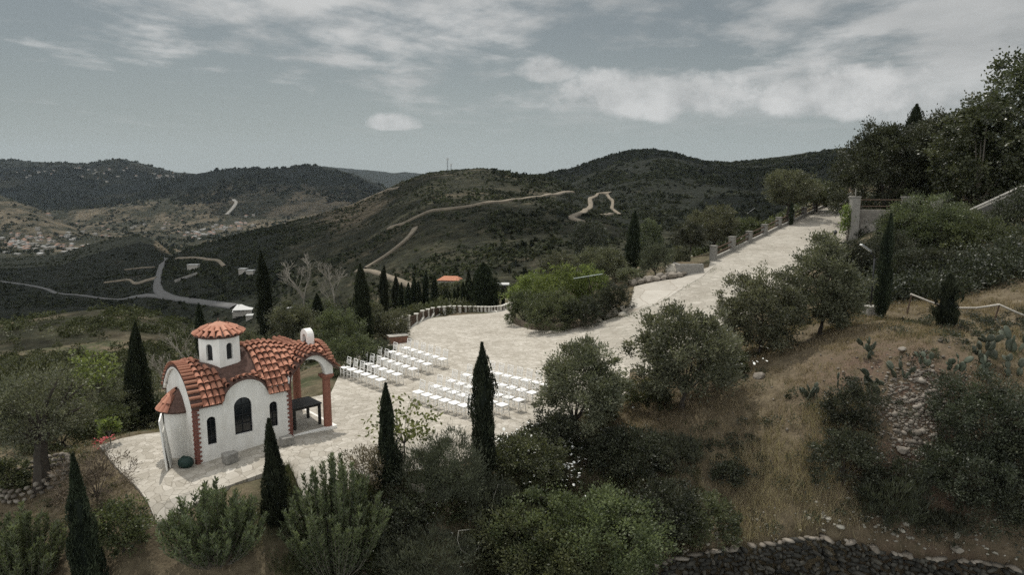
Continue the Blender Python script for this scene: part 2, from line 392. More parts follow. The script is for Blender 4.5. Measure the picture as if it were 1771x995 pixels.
# ------------------------------------------------------------------ setting materials
def ground_mat():
    m, t = nt('soil'); n = N(t); p = n.pos()
    a = n.noise(p, .35, 6, .6); b = n.noise(p, 2.3, 6, .65); c = n.noise(p, 14, 4, .6)
    straw = n.ramp(b, [(.25, (.062, .05, .033)), (.5, (.12, .097, .064)), (.75, (.195, .16, .105))])
    green = n.ramp(b, [(.25, (.022, .028, .014)), (.75, (.075, .085, .042))])
    f = n.smooth(n.math('ADD', n.math('MULTIPLY', a, .7), n.math('MULTIPLY', n.attr('green'), .6)), .42, .62)
    col = n.mix(f, straw, green)
    red = n.ramp(c, [(.3, (.07, .046, .034)), (.7, (.14, .10, .074))])
    col = n.mix(n.math('MULTIPLY', n.attr('bare'), n.smooth(b, .35, .6)), col, red)
    col = n.mix(.35, col, n.ramp(c, [(.3, (.4, .4, .4)), (.7, (1, 1, 1))]), 'MULTIPLY')
    n.out(col, .95, n.math('ADD', n.math('MULTIPLY', b, .7), n.math('MULTIPLY', c, .4)), .9, .12, .1); return m
def hill_mat():
    m, t = nt('hill_scrub_ground'); n = N(t); p = n.pos()
    a = n.noise(p, .012, 6, .62); b = n.noise(p, .06, 6, .65); c = n.noise(p, .22, 5, .65)
    scrub = n.ramp(b, [(.28, (.016, .0175, .012)), (.5, (.032, .033, .021)), (.72, (.064, .061, .038))])
    soil = n.ramp(c, [(.3, (.075, .062, .042)), (.7, (.18, .15, .105))])
    f = n.smooth(n.math('ADD', n.math('MULTIPLY', a, .6), n.math('ADD', n.math('MULTIPLY', b, .35), n.math('MULTIPLY', n.attr('field'), .32))), .58, .78)
    col = n.mix(f, scrub, soil)
    # terraces: thin pale contour lines on some slopes
    z = n('ShaderNodeSeparateXYZ', {0: p}).outputs[2]
    w = n.math('FRACT', n.math('MULTIPLY', n.math('ADD', z, n.math('MULTIPLY', b, 9)), .11))
    line = n.math('MULTIPLY', n.smooth(w, .80, .93), n.smooth(a, .5, .66))
    col = n.mix(n.math('MULTIPLY', line, .55), col, soil)
    wood = n.ramp(c, [(.3, (.008, .011, .009)), (.7, (.022, .026, .019))])
    col = n.mix(n.math('MULTIPLY', n.attr('wood'), n.smooth(b, .30, .5)), col, wood)
    col = n.mix(.75, col, n.ramp(c, [(.36, (.22, .22, .22)), (.6, (1, 1, 1))]), 'MULTIPLY')
    n.out(col, .95, n.math('ADD', b, n.math('MULTIPLY', c, .6)), 1.0, 3.0, .05); return m
def paving_mat(name, scale, joint, tones, jc, stain=.35, groove=0):
    m, t = nt(name); n = N(t); p = n.pos()
    wp = n('ShaderNodeVectorMath', {0: p, 1: n('ShaderNodeVectorMath', {0: n('ShaderNodeTexNoise', {'Vector': p, 'Scale': 1.1, 'Detail': 3}).outputs['Color'], 'Scale': .35}, operation='SCALE').outputs[0]}, operation='ADD').outputs[0]
    fl = n('ShaderNodeMapping', {'Vector': wp, 'Scale': (1, 1, 0)}).outputs[0]
    ed = n('ShaderNodeTexVoronoi', {'Vector': fl, 'Scale': scale}, feature='DISTANCE_TO_EDGE').outputs['Distance']
    ce = n('ShaderNodeTexVoronoi', {'Vector': fl, 'Scale': scale}, feature='F1').outputs['Color']
    cell = n('ShaderNodeSeparateColor', {0: ce}).outputs[0]
    fn = n.noise(p, 9, 6, .65); st = n.noise(p, .45, 5, .6); st2 = n.noise(p, 2.2, 5, .6)
    col = n.ramp(n.math('ADD', n.math('MULTIPLY', cell, .6), n.math('MULTIPLY', fn, .4)), tones)
    j = n.math('SUBTRACT', 1.0, n.smooth(ed, joint * .35, joint))
    j = n.math('MULTIPLY', j, n.smooth(st2, .3, .55))
    col = n.mix(j, col, jc)
    col = n.mix(stain, col, n.ramp(n.math('ADD', n.math('MULTIPLY', st, .6), n.math('MULTIPLY', st2, .4)), [(.32, (.5, .47, .42)), (.6, (1, 1, 1))]), 'MULTIPLY')
    hgt = n.math('ADD', n.math('MULTIPLY', n.smooth(ed, 0, joint), .6), n.math('MULTIPLY', fn, .5))
    if groove:
        g = n('ShaderNodeTexWave', {'Vector': n('ShaderNodeMapping', {'Vector': p, 'Rotation': (0, 0, -math.atan2(FPD[1], FPD[0]))}).outputs[0], 'Scale': groove, 'Distortion': 2.2, 'Detail': 3, 'Detail Scale': 1.2}, wave_type='BANDS', bands_direction='X').outputs['Fac']
        gl = n.math('MULTIPLY', n.smooth(g, .86, .98), n.smooth(st2, .35, .6))
        col = n.mix(n.math('MULTIPLY', gl, .5), col, jc)
        hgt = n.math('SUBTRACT', hgt, n.math('MULTIPLY', gl, .5))
    n.out(col, .85, hgt, .55, .02, .25); return m
M_SOIL = ground_mat(); M_HILL = hill_mat()
M_PAVE = paving_mat('crazy_paving', 3.9, .032, [(.15, (.30, .275, .23)), (.5, (.37, .343, .295)), (.85, (.45, .42, .37))], (.21, .187, .152), .5)
M_ROAD = paving_mat('pressed_concrete', 2.2, .02, [(.15, (.285, .265, .225)), (.85, (.365, .34, .295))], (.19, .17, .14), .6, groove=.55)
M_APRON = paving_mat('pale_concrete', .5, .02, [(.15, (.34, .315, .275)), (.85, (.41, .385, .34))], (.25, .22, .18), .5)
M_ASPH = plain('asphalt', (.095, .094, .092), .9, .2, .4)
M_DIRT = plain('dirt_track_soil', (.16, .135, .10), .95, .25, .15)

# ------------------------------------------------------------------ plaza and ramp outlines (world)
PLAZA_PX = [(172,773,0),(205,812,0),(240,846,0),(270,878,0),(300,868,0),(345,855,0),(372,846,0),(420,834,0),(470,822,0),(500,815,0),(523,842,-.02),(560,838,-.05),(600,826,-.05),(660,812,-.05),(720,800,-.05),(790,786,0),
 (860,772,0),(900,756,0),(935,742,0),(985,722,0),(1040,704,.05),(1085,682,.12),(1120,660,.25),(1150,640,.45),(1185,622,.7)]
def hpx(*a): 
    p = hit(*a); return (p.x, p.y)
plaza = [tuple(G(a, b, z))[:2] for a, b, z in PLAZA_PX]
rr = lambda i, w: tuple((FP0 + FPD * i + FPN * w)[:2])
up = [hpx(1225,598), hpx(1290,552)]
ISL = [hpx(1092,520), hpx(1078,546), hpx(1045,556), hpx(1000,566), hpx(960,571), hpx(930,571), hpx(900,565), hpx(884,552)]
BAL = [hpx(a, b + 1.2) for a, b in [(692,590),(699,573.5),(707,568),(720,562.5),(731,556.5),(740,552.5),(749,550),(760,548.5),(769,548),(777,546.5),(795,545),(812.5,543.5),(827,543),(840,542.5),(852,541),(862,540),(870,537.5),(877,534),(879,528)]]
road_poly = [hpx(1040,602), hpx(1090,640), hpx(1120,652)] + up + [rr(0,7.4), rr(1.5,7.2), rr(3,6.7), rr(4,5.9), rr(5.5,4.7), rr(7,3.4), rr(8.5,2.2), rr(10.5,1.4), rr(10.5,-.2), rr(9,-.2), rr(6,-.2), rr(3,-.2), rr(0,-.2), hpx(1225,466), hpx(1180,482), hpx(1130,489), hpx(1097,497)] + ISL[:4]
GAP = [(tp(879,520) * 78, 78), (tp(877,518) * 100, 100), (tp(874,515) * 130, 130), (tp(872,514) * 165, 165), (tp(905,514) * 165, 165), (tp(898,515) * 130, 130), (tp(893,518) * 100, 100), (tp(889,520) * 78, 78)]
plaza_poly = plaza[:22] + [hpx(1090,640), hpx(1040,602)] + [ISL[3], ISL[4], ISL[5], ISL[6], ISL[7]] + GAP[::-1] + BAL[::-1] + [hpx(660,597), hpx(630,607), hpx(600,619)] + \
   [tuple(CO + CU * 7.0 + CN * 4.3), tuple(CO + CU * 4.5 + CN * 4.6), tuple(CO + CU * 1.5 + CN * 4.6)]
def in_poly(x, y, poly):
    r = np.zeros(x.shape, bool); p = np.array(poly); q = np.roll(p, -1, 0)
    for (x0, y0), (x1, y1) in zip(p, q):
        if y0 == y1: continue
        c = ((y0 > y) != (y1 > y)) & (x < (x1 - x0) * (y - y0) / (y1 - y0) + x0); r ^= c
    return r
def seg_dist(x, y, poly, closed=True):
    d = np.full(x.shape, 1e9); p = np.array(poly); q = np.roll(p, -1, 0)
    for (x0, y0), (x1, y1) in list(zip(p, q))[:None if closed else -1]:
        L = (x1 - x0) ** 2 + (y1 - y0) ** 2 + 1e-9; tt = np.clip(((x - x0) * (x1 - x0) + (y - y0) * (y1 - y0)) / L, 0, 1)
        d = np.minimum(d, np.hypot(x - x0 - tt * (x1 - x0), y - y0 - tt * (y1 - y0)))
    return d
def sheet(name, poly, mat, lift, step, skirt=.3):
    # outline resampled, inside filled with a fine grid
    out = []
    for i in range(len(poly)):
        a = np.array(poly[i]); b = np.array(poly[(i + 1) % len(poly)]); L = np.linalg.norm(b - a); k = max(1, int(L / step))
        for j in range(k): out.append(a + (b - a) * j / k)
    out = np.array(out); no = len(out)
    lo = out.min(0); hi = out.max(0)
    gx, gy = np.meshgrid(np.arange(lo[0], hi[0], step), np.arange(lo[1], hi[1], step)); gx = gx.ravel(); gy = gy.ravel()
    k = in_poly(gx, gy, poly); gx, gy = gx[k], gy[k]; k = seg_dist(gx, gy, poly) > step * .45; gx, gy = gx[k], gy[k]
    pts = [Vector(p) for p in out] + [Vector(p) for p in zip(gx, gy)]
    v, e, f, *_ = delaunay_2d_cdt(pts, [(i, (i + 1) % no) for i in range(no)], [], 1, 1e-5)
    xy = np.array([tuple(p) for p in v]); z = height(xy[:, 0], xy[:, 1]) + lift
    z = z + .012 * fbm(xy[:, 0] / 1.5, xy[:, 1] / 1.5, 2, 5)
    me = bpy.data.meshes.new(name); me.from_pydata([(a, b, c) for (a, b), c in zip(xy, z)], [], [tuple(q) for q in f]); me.materials.append(mat)
    bm = bmesh.new(); bm.from_mesh(me); bmesh.ops.recalc_face_normals(bm, faces=bm.faces)
    if sum(fc.normal.z for fc in bm.faces) < 0: bmesh.ops.reverse_faces(bm, faces=bm.faces)
    be = [q for q in bm.edges if len(q.link_faces) == 1]
    r = bmesh.ops.extrude_edge_only(bm, edges=be)
    for q in r['geom']:
        if isinstance(q, bmesh.types.BMVert): q.co.z -= skirt
    bm.to_mesh(me); bm.free()
    return tag(obj(name, me), kind='structure')
sheet('plaza', plaza_poly, M_PAVE, .05, .6)
sheet('road', road_poly, M_ROAD, .054, .8)
APRON = [hpx(1093,521), hpx(1100,497), hpx(1135,489), hpx(1180,482), hpx(1222,465), hpx(1236,462), hpx(1215,480), hpx(1185,498), hpx(1150,520), hpx(1120,535), hpx(1082,549)]
sheet('concrete_apron', APRON, M_APRON, .075, .8, .06)

# ------------------------------------------------------------------ ground (near) and hills (far): one height field
def field(name, d0, d1, ratio, mat, near):
    ds = [d0]
    while ds[-1] < d1: ds.append(ds[-1] * ratio)
    ds[-1] = d1; ds = np.array(ds)
    an = np.radians(np.arange(-58, 58.01, .3 if near else .2))
    A, Dd = np.meshgrid(an, ds); x = (np.sin(A) * Dd); y = (np.cos(A) * Dd)
    z = height(x, y); at = {}
    px = CX + x / np.maximum(y, 1) * F_PX * 1.0
    if near:
        ins = in_poly(x, y, plaza_poly) | in_poly(x, y, road_poly)
        dd = np.minimum(seg_dist(x, y, plaza_poly), seg_dist(x, y, road_poly))
        amp = np.where(ins, 0, sstep(.1, 2.0, dd))
        far = sstep(35, 90, Dd)
        z = z + amp * (.22 * fbm(x / 2.2, y / 2.2, 4, 11) + .05 * fbm(x / .5, y / .5, 2, 12) + far * 1.6 * fbm(x / 14, y / 14, 3, 13)) - np.where(ins, .1, 0)
        z = z - sstep(.0, .6, np.where(ins, 0, .6 - dd)) * .0
        edge = sstep(98, 110, Dd); z = z * (1 - edge) + height(x, y) * edge
        right = sstep(1020, 1180, px) * sstep(60, 30, Dd)
        at['green'] = ('POINT', np.clip(.25 - .5 * right + .05 * sstep(40, 75, Dd) * (px < 1000) - .25 * (px < 300) * (Dd < 28), -.5, .6))
        bx = hit(1560, 690); 
        at['bare'] = ('POINT', np.clip(1.6 - np.hypot((x - bx.x) / 2.6, (y - bx.y) / 3.4), 0, 1))
    else:
        fld = np.zeros_like(x)
        zc = y * CT + (CAMZ - z) * ST; py = CY - (y * ST + (z - CAMZ) * CT) / zc * F_PX
        plain_ = sstep(1350, 1600, y) * sstep(3100, 2800, y) * (px < 720)
        fld = np.maximum(fld, sstep(230, 170, Dd) * (px < 720) * (.55 + .5 * fbm(x / 14, y / 14, 3, 44)))
        fld = np.maximum(fld, plain_ * (.55 + .45 * fbm(x / 70, y / 260, 3, 4)))
        mhill = sstep(480, 560, px) * sstep(1040, 960, px) * sstep(250, 400, y) * sstep(1250, 1000, y)
        fld = np.maximum(fld, .28 * mhill)
        fld = np.maximum(fld, .9 * sstep(120, 20, np.hypot(px - 600, (py - 345) * 1.2)) * (y < 1300))
        fld = np.maximum(fld, 1.2 * sstep(26, 8, np.hypot((px - 291) * .7, py - 422)) * (y < 1600))
        wood = sstep(2700, 3000, y) * (px < 720) * sstep(-.1, .25, fbm(x / 300, y / 300, 4, 21) + .25)
        wood = np.maximum(wood, .75 * (px > 960) * (y > 450) * (y < 2600)); wood = np.maximum(wood, .8 * (y > 5500))
        wood = np.maximum(wood, .75 * (px < 480) * sstep(350, 420, y) * sstep(1300, 1180, y) * (fld < .5))
        at['field'] = ('POINT', fld); at['wood'] = ('POINT', wood)
    nr, nc = x.shape; idx = np.arange(nr * nc).reshape(nr, nc)
    f = np.stack([idx[:-1, :-1], idx[:-1, 1:], idx[1:, 1:], idx[1:, :-1]], -1).reshape(-1, 4)
    me = mesh_np(name, np.stack([x, y, z], -1).reshape(-1, 3), f[:, ::-1], mat, at, True)
    bm = bmesh.new(); bm.from_mesh(me)
    if sum(q.normal.z for q in list(bm.faces)[:50]) < 0: bmesh.ops.reverse_faces(bm, faces=bm.faces); bm.to_mesh(me)
    bm.free()
    return tag(obj(name, me), kind='structure')
field('ground', 4.0, 110.0, 1.011, M_SOIL, True)
field('hills', 110.0, 9500.0, 1.0115, M_HILL, False)

# ------------------------------------------------------------------ roads and tracks seen on the hills
TRACKS = []
def ribbon(name, pts, w, mat, lift, y0=150, y1=9000, world=None):
    P = world or [hit(a, b, y0, y1) for a, b in pts]
    L = [0]
    for a, b in zip(P, P[1:]): L.append(L[-1] + (b - a).length)
    L = np.array(L); k = max(6, int(L[-1] / (w * 1.2))); s = np.linspace(0, L[-1], k)
    X = np.interp(s, L, [p.x for p in P]); Y = np.interp(s, L, [p.y for p in P])
    for _ in range(3): X[1:-1] = (X[:-2] + 2 * X[1:-1] + X[2:]) / 4; Y[1:-1] = (Y[:-2] + 2 * Y[1:-1] + Y[2:]) / 4
    TRACKS.append((X, Y, w))
    tx = np.gradient(X); ty = np.gradient(Y); q = np.hypot(tx, ty) + 1e-9; nx = -ty / q; ny = tx / q
    ww = w * (1 + .18 * fbm(s / w / 4, s * 0, 2, 6)); v = []
    for o in (-.5, -.17, .17, .5):
        x = X + nx * ww * o; y = Y + ny * ww * o; v.append(np.stack([x, y, height(x, y) + lift], -1))
    v.insert(0, v[0] - np.array((0, 0, lift * .8 + .3))); v.append(v[-1] - np.array((0, 0, lift * .8 + .3)))
    V = np.stack(v, 1).reshape(-1, 3); m = len(v); idx = np.arange(k * m).reshape(k, m)
    f = np.stack([idx[:-1, :-1], idx[:-1, 1:], idx[1:, 1:], idx[1:, :-1]], -1).reshape(-1, 4)
    return tag(obj(name, mesh_np(name, V, f, mat)), kind='structure')
ribbon('valley_road', [(312,430),(300,436),(288,446),(279,462),(273,480),(271,497),(278,510),(295,516),(325,521),(365,526),(405,531)], 6, M_ASPH, .8, 350, 1100)
ribbon('side_road', [(0,487),(60,496),(120,510),(170,516),(225,515),(285,516)], 3.6, M_ASPH, .7, 350, 1100)
ribbon('dirt_track', [(672,396),(700,388),(730,372),(760,364),(800,360),(840,353),(880,348),(930,342),(965,337),(992,333)], 3, M_DIRT, 1.3, 300, 1200)
ribbon('dirt_track', [(632,466),(650,456),(672,440),(695,424),(712,407),(718,396)], 3.6, M_DIRT, 1.3, 250, 1200)
ribbon('dirt_track', [(616,470),(640,470),(665,478),(690,488),(720,500)], 2, M_DIRT, 1.0, 200, 900)
ribbon('dirt_track', [(1055,335),(1035,335),(1020,345),(1022,358),(1008,370),(985,378),(1003,384),(1022,390)], 4.2, M_DIRT, 1.3, 300, 1500)
ribbon('dirt_track', [(1050,338),(1060,350),(1058,362),(1072,372),(1040,374)], 2.8, M_DIRT, 1.3, 300, 1500)
ribbon('dirt_track', [(590,350),(625,343),(655,335),(690,326)], 3, M_DIRT, 1.3, 500, 1300)
ribbon('valley_road', [(392,372),(402,362),(410,351),(404,346)], 13, M_APRON, 3, 1500, 3300)
ribbon('dirt_track', [(305,448),(340,447),(378,452),(388,462)], 2.8, M_DIRT, 1.2, 350, 1100)
ribbon('dirt_track', [(215,468),(240,465),(268,463)], 3, M_DIRT, 1.2, 350, 1100)
ribbon('dirt_track', [(180,490),(225,484),(270,482)], 2.5, M_DIRT, 1.2, 350, 1100)

# ------------------------------------------------------------------ air
def haze():
    mb = MB(); mb.box((0, 4600, 130), (17000, 9900, 900))
    m, t = nt('haze_air'); n = N(t); p = n('ShaderNodeVolumePrincipled', {'Color': (.72, .86, 1.0, 1), 'Density': HAZE, 'Anisotropy': .1})
    o = t.nodes.new('ShaderNodeOutputMaterial'); t.links.new(p.outputs[0], o.inputs['Volume'])
    tag(mb.build('haze', m), kind='stuff')
if HAZE > 0: haze()
# fair-weather clouds overhead: their shadows lie on the hills and the valley
def cloud(target, alt, size, seed):
    t_ = (alt - target[2]) / SDIR.z; c = Vector(target) + SDIR * t_; rng = random.Random(seed); mb = MB()
    for k in range(16):
        a = rng.uniform(0, 6.28); q = math.sqrt(rng.random()) * .75
        s = rng.uniform(.28, .5)
        mb.blob((c.x + math.cos(a) * q * size[0], c.y + math.sin(a) * q * size[1], c.z + rng.uniform(0, .1) * size[0]), (size[0] * s, size[1] * s, min(size) * s * .5), rng, 2, .12)
    mb.blob(tuple(c), (size[0] * .8, size[1] * .8, min(size) * .2), rng, 2, .12)
    o = mb.build('cloud', M_CLOUD, smooth=True); tag(o, kind='structure')
M_CLOUD, t_ = nt('cloud_vapour'); n_ = N(t_); n_.out((.85, .85, .86), 1.0)
CLOUDS = [((-330, 640, -90), 900, (330, 210)), ((-620, 800, -90), 900, (280, 190)), ((520, 900, 30), 1150, (330, 330)), ((240, 1430, 40), 1300, (240, 240)), ((900, 1150, 60), 1300, (420, 420)),
 ((-2300, 3650, 60), 2900, (1500, 800)), ((-900, 3000, 70), 2700, (620, 420)), ((-10, 430, -30), 900, (120, 70)), ((330, 560, -10), 900, (170, 170))]
for i, (a, b, c) in enumerate(CLOUDS): cloud(a, b, c, i + 3)
# ================================================================== chapel
def stucco(name, c, dirt=.25):
    m, t = nt(name); n = N(t); p = n.objc(); f = n.noise(p, 26, 5, .6); g = n.noise(p, 1.6, 5, .6)
    st = n.noise(n('ShaderNodeMapping', {'Vector': p, 'Scale': (3, 3, .5)}).outputs[0], 2.0, 5, .65)
    col = n.mix(dirt, c, n.ramp(n.math('ADD', n.math('MULTIPLY', g, .5), n.math('MULTIPLY', st, .5)), [(.35, (.55, .52, .46)), (.6, (1, 1, 1))]), 'MULTIPLY')
    n.out(col, .9, f, .6, .012, .2); return m
def terracotta(name, tones, scale=3.4):
    m, t = nt(name); n = N(t); p = n.objc()
    a = n.noise(p, scale, 3, .5); b = n.noise(p, 24, 5, .65)
    col = n.ramp(n.math('ADD', n.math('MULTIPLY', n.attr('tint'), .75), n.math('ADD', n.math('MULTIPLY', a, .25), n.math('MULTIPLY', b, .1))), tones)
    col = n.mix(n.math('MULTIPLY', n.smooth(b, .58, .75), .35), col, (.42, .34, .26))
    n.out(col, .8, b, .4, .008, .25); return m
M_WHITE = stucco('white_stucco', (.74, .72, .68), .42); M_WHITE2 = stucco('white_render', (.78, .76, .72), .15)
M_TILE = terracotta('clay_tile', [(.1, (.15, .065, .045)), (.4, (.26, .112, .073)), (.7, (.36, .17, .112)), (1, (.45, .265, .19))])
M_TILEDK = plain('old_clay_mortar', (.085, .05, .04), .9, .35, 9)
M_COLUMN = plain('red_painted_plaster', (.225, .095, .065), .7, .18, 12)
M_QUOIN = plain('red_quoin_brick', (.165, .062, .046), .8, .25, 14)
M_DARK = plain('dark_window_recess', (.012, .013, .014), .35, .3, 5)
M_FRAME = plain('dark_painted_steel', (.025, .026, .028), .5, .2, 9)
m_, t_ = nt('window_glass'); n_ = N(t_); n_.out((.008, .01, .012), .12, n_.noise(n_.objc(), 4, 2), .08, .01, .5); M_GLASS = m_
M_GREYSTONE = plain('grey_rough_stone', (.22, .21, .19), .9, .3, 9, .7, .03)
M_CONC = plain('weathered_concrete', (.30, .285, .255), .9, .25, 5, .4, .01)
M_WOODDK = plain('dark_stained_wood', (.022, .022, .02), .55, .35, 12)
M_BROWNWOOD = plain('brown_weathered_rail', (.07, .045, .03), .8, .3, 10)

CH_A = math.atan2(CU[1], CU[0]); CH_Z = hz(*(CO + CU * 2 + CN * 1.4)) + .05
chapel = thing('chapel', 'small white chapel with wavy terracotta tile roof and tiled cupola', 'chapel', (CO[0], CO[1], CH_Z), CH_A)
def rz_main(s, w):
    bump = .30 * sstep(1.75, 2.35, np.asarray(s, float)) * (1 - sstep(2.9, 4.0, np.asarray(s, float)))
    x = np.clip(np.abs(np.asarray(w, float) - 1.41), 0, 1.75) / 2.05
    return 2.0 + (1.1 + bump) * (np.sqrt(1 - x * x) - .66) / .34
def bell(d, hw): return np.where(np.abs(d) < hw, (.5 + .5 * np.cos(np.pi * np.clip(d / hw, -1, 1))) ** .7, 0)
def roofz(s, w):
    s = np.asarray(s, float)
    l1 = np.where(np.abs(s - 1.66) < .74, 2.02 + .64 * np.sqrt(np.clip(1 - ((s - 1.66) / .74) ** 2, 0, 1)), 0); l2 = np.where(s > 3.2, 2.28 + .80 * bell(s - 4.13, 1.12), 0)
    return np.maximum(np.maximum(rz_main(s, w), l1), l2)
def rzf(s, w): return float(roofz(s, w))
def wall(mb, a0, a1, zt, zb, op, P, th, step=.06):
    # wall strip by strip: front, back, reveals, top and bottom; op = (centre, half width, sill, spring)
    xs = set(np.linspace(a0, a1, int((a1 - a0) / step) + 2).round(4))
    for c, hw, z0, z1 in op: xs |= set((c + hw * np.sin(np.linspace(-1, 1, 13) * math.pi / 2)).round(4))
    xs = sorted(xs)
    def band(x, x2):
        m = (x + x2) / 2
        for c, hw, z0, z1 in op:
            if abs(m - c) < hw:
                arc = lambda q: z1 + hw * math.sqrt(max(0, 1 - ((q - c) / hw) ** 2))
                return [((zb(x), zb(x2)), (z0, z0)), ((arc(x), arc(x2)), (zt(x), zt(x2)))], (z0, arc, c, hw, z1)
        return [((zb(x), zb(x2)), (zt(x), zt(x2)))], None
    for x, x2 in zip(xs, xs[1:]):
        if x2 - x < 1e-4: continue
        b, o = band(x, x2)
        for lo, hi in b:
            mb.add([P(x, 0, lo[0]), P(x2, 0, lo[1]), P(x2, 0, hi[1]), P(x, 0, hi[0])], [(0, 1, 2, 3)])
            mb.add([P(x, th, lo[0]), P(x2, th, lo[1]), P(x2, th, hi[1]), P(x, th, hi[0])], [(3, 2, 1, 0)])
            mb.add([P(x, 0, lo[0]), P(x2, 0, lo[1]), P(x2, th, lo[1]), P(x, th, lo[0])], [(3, 2, 1, 0)])
            mb.add([P(x, 0, hi[0]), P(x2, 0, hi[1]), P(x2, th, hi[1]), P(x, th, hi[0])], [(0, 1, 2, 3)])
    for x in (a0, a1): mb.add([P(x, 0, zb(x)), P(x, th, zb(x)), P(x, th, zt(x)), P(x, 0, zt(x))], [(0, 1, 2, 3)])
    for c, hw, z0, z1 in op:
        for e in (-1, 1): mb.add([P(c + e * hw, 0, z0), P(c + e * hw, th, z0), P(c + e * hw, th, z1), P(c + e * hw, 0, z1)], [(0, 1, 2, 3)])
LW = 3.26; WW = 2.82
wins = [(.52, .145, .56, 1.36), (1.57, .30, .68, 1.64), (2.62, .145, .66, 1.42)]
fr = lambda a, d, z: (a, d, z); bk = lambda a, d, z: (a, WW - d, z)
mb = MB()
wall(mb, 0, LW, lambda s: rzf(s, 0) - .07, lambda s: -.3, wins, fr, .2)
wall(mb, 0, LW, lambda s: rzf(s, 0) - .07, lambda s: -.3, wins, bk, .2)
wall(mb, .2, WW - .2, lambda w: rzf(.02, w) - .07, lambda s: -.3, [], lambda a, d, z: (d, a, z), .2)
wall(mb, .2, WW - .2, lambda w: rzf(LW - .05, w) - .07, lambda s: -.3, [(1.41, .45, .15, 1.65)], lambda a, d, z: (LW - d, a, z), .2)
mb.build('wall', M_WHITE, chapel)
# raised plaster band under the left gable and over the window lobe
mb = MB()
ws = np.linspace(-.06, WW + .06, 40); mb.tube([(-.045, w, rzf(-.03, w) - .13) for w in ws], .055, 6)
ss = np.linspace(.1, LW - .02, 60); mb.tube([(s, -.03, rzf(s, -.02) - .13) for s in ss], .045, 6)
mb.build('cornice', M_WHITE2, chapel, smooth=True)
def window(parent, c, hw, z0, z1, P, depth, bars=True):
    h = [(c - hw, z0)] + [(c - hw * math.cos(a), z1 + hw * math.sin(a)) for a in np.linspace(0, math.pi, 13)] + [(c + hw, z0)]
    q = MB(); q.tube([P(a, depth - .03, z) for a, z in h] + [P(c - hw, depth - .03, z0)], .022, 4)
    if bars:
        q.tube([P(c, depth - .03, z0), P(c, depth - .03, z1 + hw)], .011, 4)
        for k in range(1, 4): zz = z0 + (z1 - z0) * k / 3; q.tube([P(c - hw, depth - .03, zz), P(c + hw, depth - .03, zz)], .011, 4)
    w = q.build('window', M_FRAME, parent)
    q = MB(); q.add([P(a, depth, z) for a, z in h] + [P(a, depth + .02, z) for a, z in h], [tuple(range(len(h))), tuple(range(len(h), 2 * len(h)))[::-1]])
    q.build('pane', M_GLASS, w); return w
for c, hw, z0, z1 in wins:
    window(chapel, c, hw, z0, z1, fr, .11); window(chapel, c, hw, z0, z1, bk, .11)
mb = MB(); mb.box((LW - .12, 1.41, 1.12), (.06, .92, 1.94)); mb.build('door', M_WOODDK, chapel)
# roof deck, tiles
mb = MB(); S_ = np.concatenate([np.linspace(-.1, 3.199, 46), np.linspace(3.2, 5.1, 30)]); W_ = np.linspace(-.14, WW + .14, 41)
Z_ = roofz(S_[:, None], W_[None, :])
ns, nw = Z_.shape; vs = [(S_[i], W_[j], Z_[i, j] - .02) for i in range(ns) for j in range(nw)] + [(S_[i], W_[j], Z_[i, j] - .10) for i in range(ns) for j in range(nw)]
fs = []; o = ns * nw
for i in range(ns - 1):
    for j in range(nw - 1):
        a, b, c, d = i * nw + j, i * nw + j + 1, (i + 1) * nw + j + 1, (i + 1) * nw + j; fs += [(d, c, b, a), (a + o, b + o, c + o, d + o)]
for i in range(ns - 1):
    for j in (0, nw - 1): fs.append((i * nw + j, (i + 1) * nw + j, (i + 1) * nw + j + o, i * nw + j + o))
for j in range(nw - 1):
    for i in (0, ns - 1): fs.append((i * nw + j, i * nw + j + 1, i * nw + j + 1 + o, i * nw + j + o))
mb.add(vs, fs); roof = mb.build('roof', M_TILEDK, chapel)
tv, tf, tt = [], [], []
rg = random.Random(4)
def tile(p0, p1, side0, side1, n0, n1, r0, r1, tint):
    n = len(tv); th = [math.pi * k / 6 for k in range(7)]
    for p, sd, nn, r in ((p0, side0, n0, r0), (p1, side1, n1, r1)):
        for rr_ in (r, r * .78):
            for a in th: tv.append(tuple(p + sd * (r * math.cos(a) if rr_ == r else rr_ * math.cos(a)) + nn * rr_ * math.sin(a)))
    for k in range(6):
        tf.append((n + k, n + k + 1, n + 14 + k + 1, n + 14 + k)); tt.append(tint)
        tf.append((n + 7 + k, n + k + 0, n + k + 1, n + 8 + k)); tt.append(tint)
        tf.append((n + 14 + 7 + k, n + 14 + k, n + 14 + k + 1, n + 14 + 8 + k)); tt.append(tint)
def surf(s, w):
    e = .02; z = rzf(s, w); ds = (rzf(s + e, w) - rzf(s - e, w)) / (2 * e); dw = (rzf(s, w + e) - rzf(s, w - e)) / (2 * e)
    ds = max(-2.2, min(2.2, ds))
    ts = Vector((1, 0, ds)).normalized(); nn = Vector((-ds, -dw, 1)).normalized()
    return Vector((s, w, z)), ts, nn
DR = (1.42, 1.41)
s = .33
